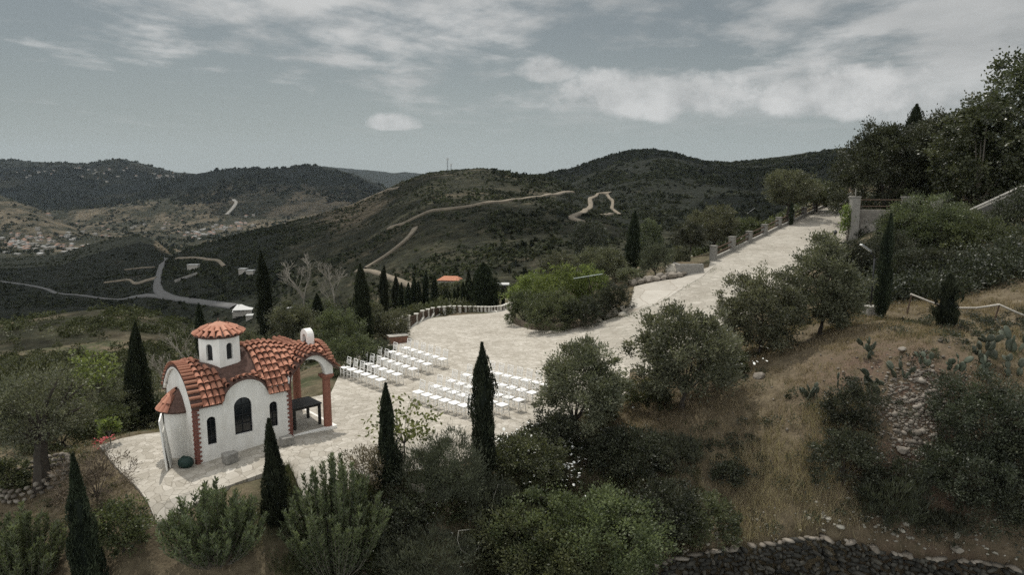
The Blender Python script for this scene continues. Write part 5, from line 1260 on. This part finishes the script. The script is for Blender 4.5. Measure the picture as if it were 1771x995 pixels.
bare_ = lambda x, y: clump(x, y) * np.clip(np.hypot((x - RUB.x) / 2.4, (y - RUB.y) / 3.0) - .35, .04, 1)
RUB = hit(1560, 690)
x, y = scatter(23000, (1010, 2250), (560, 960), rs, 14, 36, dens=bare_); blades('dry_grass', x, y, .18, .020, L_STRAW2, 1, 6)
x, y = scatter(8500, (-400, 560), (760, 990), rs, 14, 30, dens=clump); blades('dry_lawn', x, y, .11, .018, L_STRAW, 2, 6)
x, y = scatter(8000, (1280, 2200), (470, 600), rs, 26, 46, dens=clump); blades('path_grass', x, y, .13, .024, L_STRAW, 8, 5)
x, y = scatter(5500, (480, 1190), (770, 995), rs, 14, 27, dens=clump); blades('weeds', x, y, .30, .018, L_WEED, 3, 8)
x, y = scatter(700, (1010, 1800), (600, 960), rs, 14, 34, dens=lambda x, y: np.clip(2 * fbm(x / 2, y / 2, 3, 8) - .1, 0, 1)); blades('green_weeds', x, y, .26, .018, L_WEED, 4, 9)
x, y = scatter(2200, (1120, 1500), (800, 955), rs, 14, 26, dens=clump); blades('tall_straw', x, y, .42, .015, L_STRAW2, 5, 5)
# weeds in the crack between ramp and apron
crk = [hit(*a) for a in [(1062,553),(1090,546),(1130,531),(1165,513),(1195,494),(1225,476),(1240,466)]]
cx, cy = [], []
for a, b in zip(crk, crk[1:]):
    for _ in range(34): q = a.lerp(b, rs.random()); cx.append(q.x + rs.normal(0, .10)); cy.append(q.y + rs.normal(0, .10))
blades('crack_weeds', np.array(cx), np.array(cy), .17, .035, L_WEED, 6, 6)
def leafy(name, x, y, r, l, w, per, mat, seed, flat=.6, zoff=0):
    rng = np.random.default_rng(seed); n = len(x); z = groundz(x, y)
    R_ = r * rng.uniform(.55, 1.5, n); c = np.repeat(np.stack([x, y, z + zoff], -1), per, 0); d = unit(rng.normal(size=(n * per, 3))); d[:, 2] = np.abs(d[:, 2])
    q = d * (np.repeat(R_, per) * rng.uniform(.5, 1.05, n * per))[:, None] * np.array((1, 1, flat * 1.5)); dr_ = unit(d + rng.normal(0, .5, (n * per, 3)))
    v, f = leaves(c + q, dr_, l * rng.uniform(.7, 1.3, n * per), w * rng.uniform(.7, 1.3, n * per), rng)
    ti = np.clip(np.repeat(rng.normal(.45, .22, n), per) + rng.normal(0, .15, n * per), 0, 1)
    return tag(obj(name, leafmesh(name, v, f, ti, mat)), kind='stuff')
x, y = scatter(620, (500, 1200), (775, 995), rs, 14, 27, .35, dens=clump); leafy('undergrowth', x, y, .34, .085, .045, 120, L_GREEN, 1)
x, y = scatter(260, (560, 1180), (800, 995), rs, 14, 26, .3, dens=clump); leafy('dry_undergrowth', x, y, .3, .12, .02, 110, L_RUST, 2)
x, y = scatter(380, (1150, 2300), (640, 950), rs, 14, 32, .3, dens=lambda x, y: np.clip(1.8 * fbm(x / 3, y / 3, 3, 18) + .1, 0, 1)); leafy('bank_scrub', x, y, .28, .08, .035, 100, L_DARK, 3)
x, y = scatter(240, (-450, 480), (860, 990), rs, 14, 26, .3, dens=clump); leafy('lawn_weeds', x, y, .18, .07, .03, 60, L_GREEN, 4)
# slope left of and behind the chapel
dn = lambda x, y: np.clip(.55 + 1.5 * fbm(x / 9, y / 9, 3, 61), .05, 1)
x, y = scatter(1300, (-250, 900), (560, 720), rs, 30, 62, 1.9, dens=dn); leafy('slope_scrub', x, y, .55, .16, .075, 90, L_OLIVE, 5)
x, y = scatter(600, (-250, 900), (560, 720), rs, 30, 62, 1.9, dens=dn); leafy('slope_brush', x, y, .5, .15, .06, 80, L_GREEN, 6)
x, y = scatter(3600, (-400, 1000), (545, 640), rs, 58, 108, 2.6, dens=dn); leafy('far_slope_scrub', x, y, .85, .34, .17, 44, L_SCRG, 7)
x, y = scatter(2600, (-400, 1000), (545, 640), rs, 58, 108, 2.6, dens=dn); leafy('far_slope_brush', x, y, .7, .3, .14, 36, L_OLIVE, 8)
x, y = scatter(2600, (-500, 1000), (540, 600), rs, 100, 200, 1, dens=dn); leafy('crest_scrub', x, y, 1.0, .5, .26, 30, L_SCRG, 17)
x, y = scatter(500, (900, 1480), (400, 470), rs, 56, 108, 1, dens=dn); leafy('terrace_scrub', x, y, .8, .3, .15, 50, L_GREEN, 9)
x, y = scatter(400, (1440, 1900), (300, 470), rs, 40, 108, 1, dens=dn); leafy('upper_scrub', x, y, 1.0, .26, .13, 70, L_DARK, 10)
x, y = scatter(1500, (1470, 2300), (350, 530), rs, 34, 60, .6, dens=dn); leafy('thicket', x, y, .8, .17, .09, 110, L_DARK, 21, .8)
x, y = scatter(110, (1830, 2400), (560, 960), rs, 14, 40, .3, dens=clump); leafy('outer_scrub', x, y, .8, .11, .05, 260, L_DARK, 23, .8)
x, y = scatter(110, (-600, -60), (640, 980), rs, 14, 44, .3, dens=clump); leafy('outer_brush', x, y, .7, .11, .05, 240, L_GREEN, 24, .8)
# scrub dotted over the hills
def hill_scrub(name, n, tr, yr, seed, mat, r, dens):
    rng = np.random.default_rng(seed); y = np.exp(rng.uniform(math.log(yr[0]), math.log(yr[1]), n * 2)); keep = rng.random(n * 2) < (y / yr[1]) ** .4; y = y[keep]; x = rng.uniform(tr[0], tr[1], len(y)) * y
    k = rng.random(len(x)) < dens(x, y); x, y = x[k], y[k]
    for X_, Y_, w_ in TRACKS: k = seg_dist(x, y, list(zip(X_[::2], Y_[::2])), False) > w_ * .5 + r * .9; x, y = x[k], y[k]
    x, y = x[:n], y[:n]; z = height(x, y); n = len(x)
    s = r * np.minimum(rng.lognormal(0, .4, n), 2.0); per = 12
    d = unit(rng.normal(size=(n * per, 3))); d[:, 2] = np.abs(d[:, 2]); sr = np.repeat(s, per)
    c = np.repeat(np.stack([x, y, z], -1), per, 0) + d * (sr * rng.uniform(.35, .8, n * per))[:, None] * np.array((1, 1, .9))
    v, f = leaves(c, unit(d + rng.normal(0, .6, d.shape)), sr * rng.uniform(.7, 1.2, n * per), sr * rng.uniform(.45, .75, n * per), rng)
    ti = np.clip(np.repeat(rng.normal(.4, .2, n), per) + rng.normal(0, .15, n * per), 0, 1)
    return tag(obj(name, leafmesh(name, v, f, ti, mat)), kind='stuff')
hd = lambda x, y: np.clip(.40 + 1.7 * fbm(x / 45, y / 45, 4, 71), .04, 1)
hill_scrub('hill_scrub', 15000, (tp(250), tp(1150)), (170, 1050), 1, L_SCRD, 1.1, hd)
hill_scrub('hill_brush', 9000, (tp(250), tp(1150)), (140, 1050), 2, L_SCRG, 1.1, hd)
hill_scrub('hill_wood', 9000, (tp(850), tp(1650)), (250, 1750), 3, L_SCRD, 2.2, hd)
hill_scrub('valley_scrub', 15000, (tp(-200), tp(520)), (210, 1150), 4, L_SCRD, 1.5, hd)
hill_scrub('valley_brush', 6000, (tp(-300), tp(900)), (150, 400), 7, L_SCRG, .8, hd)
hill_scrub('far_hill_wood', 12000, (tp(850), tp(1650)), (850, 1900), 8, L_SCRD, 3.0, hd)
hill_scrub('valley_trees', 5200, (tp(-200), tp(720)), (1250, 3000), 5, L_SCRD, 5.0, lambda x, y: np.clip(.3 + 2.2 * fbm(x / 120, y / 120, 4, 81), .02, 1))
hill_scrub('mountain_wood', 7000, (tp(-200), tp(760)), (2600, 4800), 6, L_SCRD, 8.5, lambda x, y: np.clip(.5 + 1.6 * fbm(x / 200, y / 200, 4, 82), .05, 1))
# white daisies
def flowers(name, x, y, h, mat, seed, per=3, size=.05):
    rng = np.random.default_rng(seed); x = np.repeat(x, per) + rng.normal(0, .16, len(x) * per); y = np.repeat(y, per) + rng.normal(0, .16, len(y) * per); m = len(x); z = groundz(x, y) + h * rng.uniform(.3, 1.2, m)
    k = np.arange(6) * math.pi / 3; rr_ = size * rng.uniform(.5, 1.1, m); tx = rng.normal(0, .35, m); ty = rng.normal(0, .35, m)
    v = np.stack([x[:, None] + np.cos(k) * rr_[:, None], y[:, None] + np.sin(k) * rr_[:, None], z[:, None] + (np.cos(k) * tx[:, None] + np.sin(k) * ty[:, None]) * rr_[:, None]], -1)
    me = mesh_np(name, v.reshape(-1, 3), np.arange(6 * m).reshape(m, 6), mat); return tag(obj(name, me), kind='stuff')
M_PETAL = plain('white_petal', (.78, .78, .74), .7, .05); M_REDP = plain('red_petal', (.32, .03, .035), .6, .2)
x, y = scatter(110, (845, 985), (752, 812), rs, 14, 30, .1); flowers('daisies', x, y, .62, M_PETAL, 1)
x, y = scatter(70, (660, 1000), (860, 995), rs, 14, 26, .1); flowers('scattered_daisies', x, y, .45, M_PETAL, 2, 1)
x, y = scatter(40, (1230, 1300), (615, 660), rs, 20, 34, .1); flowers('slope_daisies', x, y, .6, M_PETAL, 3, 2)
x, y = scatter(22, (930, 1060), (705, 760), rs, 20, 34, .1); flowers('shade_daisies', x, y, .55, M_PETAL, 4, 2)
x, y = scatter(26, (176, 200), (764, 778), rs, 20, 34, .02); flowers('red_flowers', x, y, .16, M_REDP, 5, 3, .035)
# rubble in the gully and loose stones on the bank
def rub(n, pts, sig, s, seed, name, mat):
    rng = np.random.default_rng(seed); P = []
    for _ in range(n):
        a = pts[rng.integers(len(pts))]; P.append((a.x + rng.normal(0, sig), a.y + rng.normal(0, sig * 1.2)))
    P = np.array(P); z = groundz(P[:, 0], P[:, 1]); sz = s * rng.lognormal(0, .45, n)
    return tag(obj(name, stones(name, np.column_stack([P, z + sz * .2]), sz, mat, seed, .7)), kind='stuff')
gul = [hit(*a) for a in [(1590,650),(1610,670),(1600,690),(1560,690),(1545,700),(1550,720),(1590,720),(1620,700),(1580,740),(1590,755),(1570,775)]]
rub(1300, gul, .38, .055, 1, 'rubble', M_BANKST)
rub(260, gul, 1.1, .05, 2, 'loose_rubble', M_BANKST)
rub(420, [hit(a, b) for a, b in [(1200,962),(1260,948),(1330,936),(1420,932),(1500,938),(1560,948),(1640,962),(1720,975)]], .33, .06, 3, 'wall_rubble', M_FIELD)
x, y = scatter(340, (1080, 2200), (600, 950), rs, 14, 34, .3); me = stones('bank_pebbles', np.column_stack([x, y, groundz(x, y) + .02]), rs.lognormal(-3.0, .4, len(x)), M_BANKST, 9); tag(obj('bank_pebbles', me), kind='stuff')
# ================================================================== rocks and small things one could lift
def rock(px, py, s, label, seed, mat=None, group=None, flat=.6, y0=14):
    p = hit(px, py, y0); me = rock_mesh('rock', seed, 2, mat or M_BANKST, flat); at = me.attributes.new('tint', 'FLOAT', 'FACE'); at.data.foreach_set('value', np.full(len(me.polygons), .8, np.float32))
    o = obj('rock', me, loc=(p.x, p.y, p.z + s * flat * .5), rot=(0, 0, seed * 1.7), scale=(s, s, s)); return tag(o, label, 'rock', group)
rock(1312, 655, .34, 'flat pale rock on the dry grass near the olive trees', 1); rock(1561, 607, .2, 'small pale rock beside the cypress shadow', 2)
rock(1560, 783, .26, 'pale flat rock in the lower gully', 3); rock(1566, 848, .3, 'angular tan rock at the bottom of the gully', 4); rock(1655, 955, .22, 'reddish rock above the stone wall', 5)
rock(508, 900, .3, 'pale stone at the foot of the chapel-side cypress', 6, M_FIELD); rock(720, 850, .36, 'squared grey stone under the thin-tipped cypress', 7, M_FIELD, flat=.5)
IG = 'rough stones edging the island bed'
for i, (a, b, s) in enumerate([(1046,550,.45),(1062,546,.5),(1076,548,.38),(1060,540,.42),(1032,558,.4),(1018,562,.35),(1080,538,.36)]): rock(a, b, s, 'pale rough stone edging the right tip of the island bed', 20 + i, M_FIELD, IG, .7, 36)
BG = 'brown stones edging the garden bed'
for i in range(15): rock(1090 + i * 6.4 + (i % 3), 492 - i * 1.1 + (i % 2) * 2, .34 + .1 * ((i * 7) % 3) / 2, 'brown stone edging the garden bed above the concrete apron', 40 + i, M_BANKST, BG, .75, 44)
rock(1163, 474, .75, 'big white-grey boulder left of the stone planter', 60, M_FIELD, None, .8, 45)
# island kerb of upright logs
kp = [hit(a, b, 36) for a, b in [(886,552),(892,562),(905,567),(920,571),(938,573),(956,573),(975,571),(1000,568),(1020,563),(1034,559)]]
mb = MB(); rg = random.Random(8)
for a, b in zip(kp, kp[1:]):
    k_ = max(2, int((b - a).length / .2))
    for j in range(k_): q = a.lerp(b, j / k_); mb.box((q.x, q.y, q.z + .1), (.17, .17, rg.uniform(.55, .8)), rz=rg.uniform(0, 1), jit=.02, rng=rg)
tag(mb.build('log_edging', plain('grey_edging_log', (.15, .125, .095), .9, .35, 7)), 'edging of short upright logs along the front of the island bed', 'edging')
a, b = hit(1000, 525, 40), None; pa, pb = D(992, 482, 43), D(1042, 474, 43); bar = MB(); bar.tube([pa, pb], .035, 6)
bt = thing('metal_bar', 'pale straight metal bar poking out of the island shrubs', 'bar', hit(1030, 532, 38)); o = bar.build('bar', plain('grey_green_paint', (.26, .30, .27), .6), bt); setworld(o, bt)
q = MB(); q.tube([bt.location - Vector((0, 0, .1)), pa.lerp(pb, .5)], .03, 6); o = q.build('post', M_FRAME, bt); setworld(o, bt)
# stone planter of the umbrella tree
p = hit(1194, 474, 45); pl = thing('stone_planter', 'massive rough stone planter under the umbrella-shaped tree', 'planter', p, R(8))
mb = MB(); mb.box((0, .5, .25), (1.9, 1.5, .95), top=.94); mb.build('trough', M_GREYSTONE, pl, bevel=.06)
mb = MB(); mb.box((0, .5, .735), (1.5, 1.1, .04)); mb.build('soil', M_SOIL, pl)
# planter box and bench end near the chairs
p = hit(688, 594, 34); pb_ = thing('brick_planter', 'low reddish planter box at the plaza edge behind the last chairs', 'planter', p, R(25)); mb = MB(); mb.box((0, 0, .22), (1.1, .6, .5)); mb.build('box', plain('red_box', (.16, .085, .06), .9), pb_, bevel=.02)
mb = MB(); mb.box((0, 0, .475), (1.16, .66, .04)); mb.build('rim', M_CONC, pb_)
# ring of stones round the old olive
op = hit(62, 838); P = [(op.x + 1.05 * math.cos(a) , op.y + .8 * math.sin(a), hz(op.x + 1.05 * math.cos(a), op.y + .8 * math.sin(a)) + z) for z in (.08, .26, .42) for a in np.arange(0, 6.28, .24) + z]
tag(obj('stone_ring', stones('stone_ring', np.array(P), [.15] * len(P), M_BANKST, 31)), 'low ring of rough stones round the old olive trunk', 'stone ring')
# thin stake and hose
p = hit(898, 800); mb = MB(); mb.tube([p - Vector((0, 0, .1)), p + Vector((0, 0, .95))], .025, 5); tag(mb.build('iron_stake', M_FRAME), 'thin dark stake standing in the daisies at the plaza edge', 'stake')
mb = MB(); pts = [(878,835,.7),(862,842,.85),(855,860,.8),(848,888,.5),(842,900,.45),(815,900,.5),(796,905,.55),(794,918,.5),(800,932,.45),(814,938,.4),(828,930,.45),(833,920,.5)]
mb.tube([hit(a, b + 26) + Vector((0, -.6, c)) for a, b, c in pts], .016, 5); tag(mb.build('hose', plain('pale_hose', (.26, .25, .21), .6), smooth=True), 'pale looping hose draped over the bushes at the bottom', 'hose')

# ================================================================== buildings far away
M_WALLP = plain('pale_house_wall', (.34, .32, .285), .9, .12, .2); M_ROOFR = plain('faded_red_roof', (.20, .115, .08), .85, .25, .5); M_ROOFW = plain('white_sheet_roof', (.42, .42, .405), .6, .05, .3); M_ROOFG = plain('grey_flat_roof', (.30, .285, .26), .9, .15, .3)
def house_mesh(w, d, h, kind, wallmat, roofmat):
    x, y = w / 2, d / 2; v = [(-x, -y, -3), (x, -y, -3), (x, y, -3), (-x, y, -3), (-x, -y, h), (x, -y, h), (x, y, h), (-x, y, h)]; f = [(0, 1, 5, 4), (1, 2, 6, 5), (2, 3, 7, 6), (3, 0, 4, 7)]; fm = [0] * 4
    e = .5; n = 8
    if kind == 'hip':
        v += [(-x - e, -y - e, h), (x + e, -y - e, h), (x + e, y + e, h), (-x - e, y + e, h), (-x * .45, 0, h + d * .25), (x * .45, 0, h + d * .25)]; f += [(8, 9, 13, 12), (9, 10, 13), (10, 11, 12, 13), (11, 8, 12), (8, 11, 10, 9)]; fm += [1] * 5
    else:
        v += [(-x - e, -y - e, h), (x + e, -y - e, h), (x + e, y + e, h), (-x - e, y + e, h), (-x - e, -y - e, h + .6), (x + e, -y - e, h + .6), (x + e, y + e, h + .6), (-x - e, y + e, h + .6)]
        f += [(8, 9, 13, 12), (9, 10, 14, 13), (10, 11, 15, 14), (11, 8, 12, 15), (12, 13, 14, 15), (8, 11, 10, 9)]; fm += [1] * 6
    me = bpy.data.meshes.new('house'); me.from_pydata(v, [], f); me.materials.append(wallmat); me.materials.append(roofmat); me.polygons.foreach_set('material_index', fm); me.update(); return me
HM = [house_mesh(13, 10, 6, 'hip', M_WALLP, M_ROOFR), house_mesh(12, 11, 6.5, 'flat', M_WALLP, M_ROOFG), house_mesh(16, 10, 4.5, 'flat', M_WALLP, M_ROOFW), house_mesh(10, 9, 6, 'hip', M_WALLP, M_ROOFR)]
rv = random.Random(17); 
def village(n, cl, group, label, scale, y0=1250, y1=4700):
    for i in range(n):
        a, b, sx, sy = rv.choice(cl); px, py = rv.gauss(a, sx), rv.gauss(b, sy); p = hit(px, py, y0, y1); s = scale * rv.uniform(.7, 1.25)
        o = obj('house', HM[rv.randrange(4)], loc=p, rot=(0, 0, rv.uniform(-.5, .5)), scale=(s, s, s)); tag(o, label, 'house', group)
village(105, [(30,432,22,5), (90,424,22,7), (130,420,22,6), (60,410,25,5), (20,420,15,6), (150,408,25,6), (105,432,22,4), (45,425,10,8)], 'houses of the left village', 'tiny pale house in the village on the valley floor at the left', .72)
village(46, [(330,411,14,5), (360,403,14,4), (400,394,14,3), (420,388,8,3), (345,405,20,4), (385,398,16,4)], 'houses behind the hill shoulder', 'tiny pale house in the village strip behind the shoulder of the green hill', .8)
village(34, [(150,295,40,5), (210,300,40,5), (285,306,10,4), (60,300,30,5), (180,310,30,5)], 'houses high on the far mountain', 'tiny house high on the far wooded mountainside', 1.1, 3000, 5000)
village(16, [(270,395,40,6), (120,392,60,8), (440,372,20,4), (330,380,30,8)], 'scattered farm sheds on the valley floor', 'small lone farmhouse among the valley fields', .8)
def shed(px, py, w, d, h, label, rz=0.0, y0=250, y1=1200, roof=None):
    p = hit(px, py, y0, y1); k = scale_at(p); w, d = w / k, d / k; t = thing('shed', label, 'shed', p, rz)
    mb = MB(); mb.box((0, 0, h / 2 - 1.5), (w, d, h + 3)); mb.build('wall', M_WALLP, t); mb = MB(); mb.box((0, 0, h + .2), (w * 1.06, d * 1.1, .35)); mb.build('roof', roof or M_ROOFW, t)
shed(423, 534, 30, 55, .6, 'largest white-roofed shed by the end of the valley road', .25); shed(414, 539, 18, 34, .5, 'white-roofed lean-to left of the largest shed', .25); shed(433, 547, 11, 24, .8, 'small white-roofed hut below the largest shed', .2)
shed(335, 466, 18, 10, 4, 'white-roofed shed with a wall on the dark slope'); shed(421, 473, 12, 12, 3.5, 'pale shed left of the slim tall cypress'); shed(434, 475, 12, 12, 3, 'pale shed nearest the slim tall cypress'); shed(504, 543, 13, 10, 3, 'low pale shed seen through the bare trees')
a, b = hit(303, 489, 350, 1100), hit(342, 475, 350, 1100); mb = MB(); d = b - a; M = Matrix.Translation((a + b) / 2) @ d.to_track_quat('X', 'Z').to_matrix().to_4x4(); mb.box((0, 0, .5), (d.length, .6, 3.0), M); tag(mb.build('boundary_wall', M_ROOFG), 'pale straight boundary wall running down from the shed on the dark slope', 'wall')
# red-roofed house
hp = hit(778, 497, 130, 330); k = scale_at(hp); hw = 38 / k; ho = thing('red_roofed_house', 'low house with a red tiled roof behind the cypress row', 'house', hp, R(-8))
mb = MB(); mb.box((0, 0, .9), (hw * .92, hw * .6, 4.6)); mb.build('wall', M_WALLP, ho)
mb = MB(); x, y = hw * .52, hw * .36; mb.add([(-x, -y, 3.1), (x, -y, 3.1), (x, y, 3.1), (-x, y, 3.1), (-x * .5, 0, 3.1 + hw * .16), (x * .7, 0, 3.1 + hw * .16), (-x, -y, 2.9), (x, -y, 2.9), (x, y, 2.9), (-x, y, 2.9)], [(0, 1, 5, 4), (1, 2, 5), (2, 3, 4, 5), (3, 0, 4), (6, 7, 1, 0), (7, 8, 2, 1), (8, 9, 3, 2), (9, 6, 0, 3), (6, 9, 8, 7)])
mb.build('roof', plain('red_roof_tile', (.36, .155, .09), .85, .25, 1.5), ho)
for x in (-.25, .2): mb = MB(); mb.box((hw * x, -hw * .303, 1.5), (1.1, .08, 1.2)); mb.build('window', M_DARK, ho)
# carport with car
cp = hit(868, 508, 100, 330); k = scale_at(cp); w = 24 / k; co = thing('carport', 'open carport with a flat white roof at the end of the lane', 'carport', cp)
h = 16 / k
for x in (-.48, .48):
    for y in (-1.6, 1.6): mb = MB(); mb.box((w * x, y, h / 2 - .5), (.16, .16, h + 1)); mb.build('post', M_CONC, co)
mb = MB(); mb.box((0, 0, h + .12), (w * 1.06, 4.2, .3)); mb.build('roof', M_ROOFW, co); mb = MB(); mb.box((0, 2.2, h / 2 - .5), (w, .2, h + .8)); mb.build('back_wall', plain('dark_back_wall', (.12, .115, .1), .9), co)  # back wall in a darker grey than the posts
M_CARW = plain('white_car_paint', (.72, .72, .71), .25, .03, 3, .02); M_TYRE = plain('tyre', (.02, .02, .02), .8)
car = thing('parked_car', 'small white car parked nose-out under the carport', 'car', cp + Vector((0, -.2, .0)), R(-90))
mb = MB(); sec = [(-1.9, .35, .75, .72), (-1.85, .3, .95, .80), (-.9, .28, 1.0, .84), (.9, .28, .95, .84), (1.75, .3, .82, .78), (1.95, .36, .66, .68)]
vs = [(x, s * yw, z) for x, z0, z1, yw in sec for s, z in ((-1, z0), (-1, z1), (1, z1), (1, z0))]; fs = [(i * 4 + j, i * 4 + (j + 1) % 4, i * 4 + 4 + (j + 1) % 4, i * 4 + 4 + j) for i in range(5) for j in range(4)] + [(3, 2, 1, 0), (20, 21, 22, 23)]
mb.add(vs, fs); body = mb.build('body', M_CARW, car, True)
mb = MB(); mb.add([(-1.5, -.76, .96), (.85, -.76, .96), (.85, .76, .96), (-1.5, .76, .96), (-1.2, -.6, 1.42), (.2, -.6, 1.45), (.2, .6, 1.45), (-1.2, .6, 1.42)], [(0, 1, 5, 4), (1, 2, 6, 5), (2, 3, 7, 6), (3, 0, 4, 7)]); mb.build('window', M_GLASS, car)
mb = MB(); mb.box((-.5, 0, 1.45), (1.42, 1.22, .05)); mb.build('roof', M_CARW, car)
for x in (-1.2, 1.2):
    for y in (-.74, .74): mb = MB(); mb.tube([(x, y - .09, .32), (x, y + .09, .32)], .32, 14); mb.build('wheel', M_TYRE, car)
for y in (-.55, .55): mb = MB(); mb.box((1.9, y, .68), (.12, .26, .13)); mb.build('headlight', M_LBAR, car)
# masts on the ridge
for px, base, top, w, lab in ((774, 296, 271, 2.2, 'tall lattice antenna mast on the ridge of the green hill'), (780, 296, 281, 1.5, 'shorter antenna mast beside the tall one on the ridge')):
    p = hit(px, 299, 500, 1200); k = scale_at(p); H = (base - top) / k; t = thing('antenna_mast', lab, 'mast', p); r = w / k / 2
    mb = MB(); [mb.tube([(r * math.cos(a), r * math.sin(a), -4), (r * .7 * math.cos(a), r * .7 * math.sin(a), H)], .14, 4) for a in (0, 2.1, 4.2)]
    for j in range(10): z = H * j / 10; mb.tube([(r, 0, z), (-r * .5, r * .87, z + H / 10)], .1, 4); mb.tube([(-r * .5, r * .87, z), (-r * .5, -r * .87, z + H / 10)], .1, 4); mb.tube([(-r * .5, -r * .87, z), (r, 0, z + H / 10)], .1, 4)
    mb.build('lattice', M_FRAME, t)
    for a in (0.3, 2.4, 4.5): mb = MB(); mb.box((r * 1.5 * math.cos(a), r * 1.5 * math.sin(a), H * .92), (.6, .6, 2.4)); mb.build('antenna', M_LBAR, t)
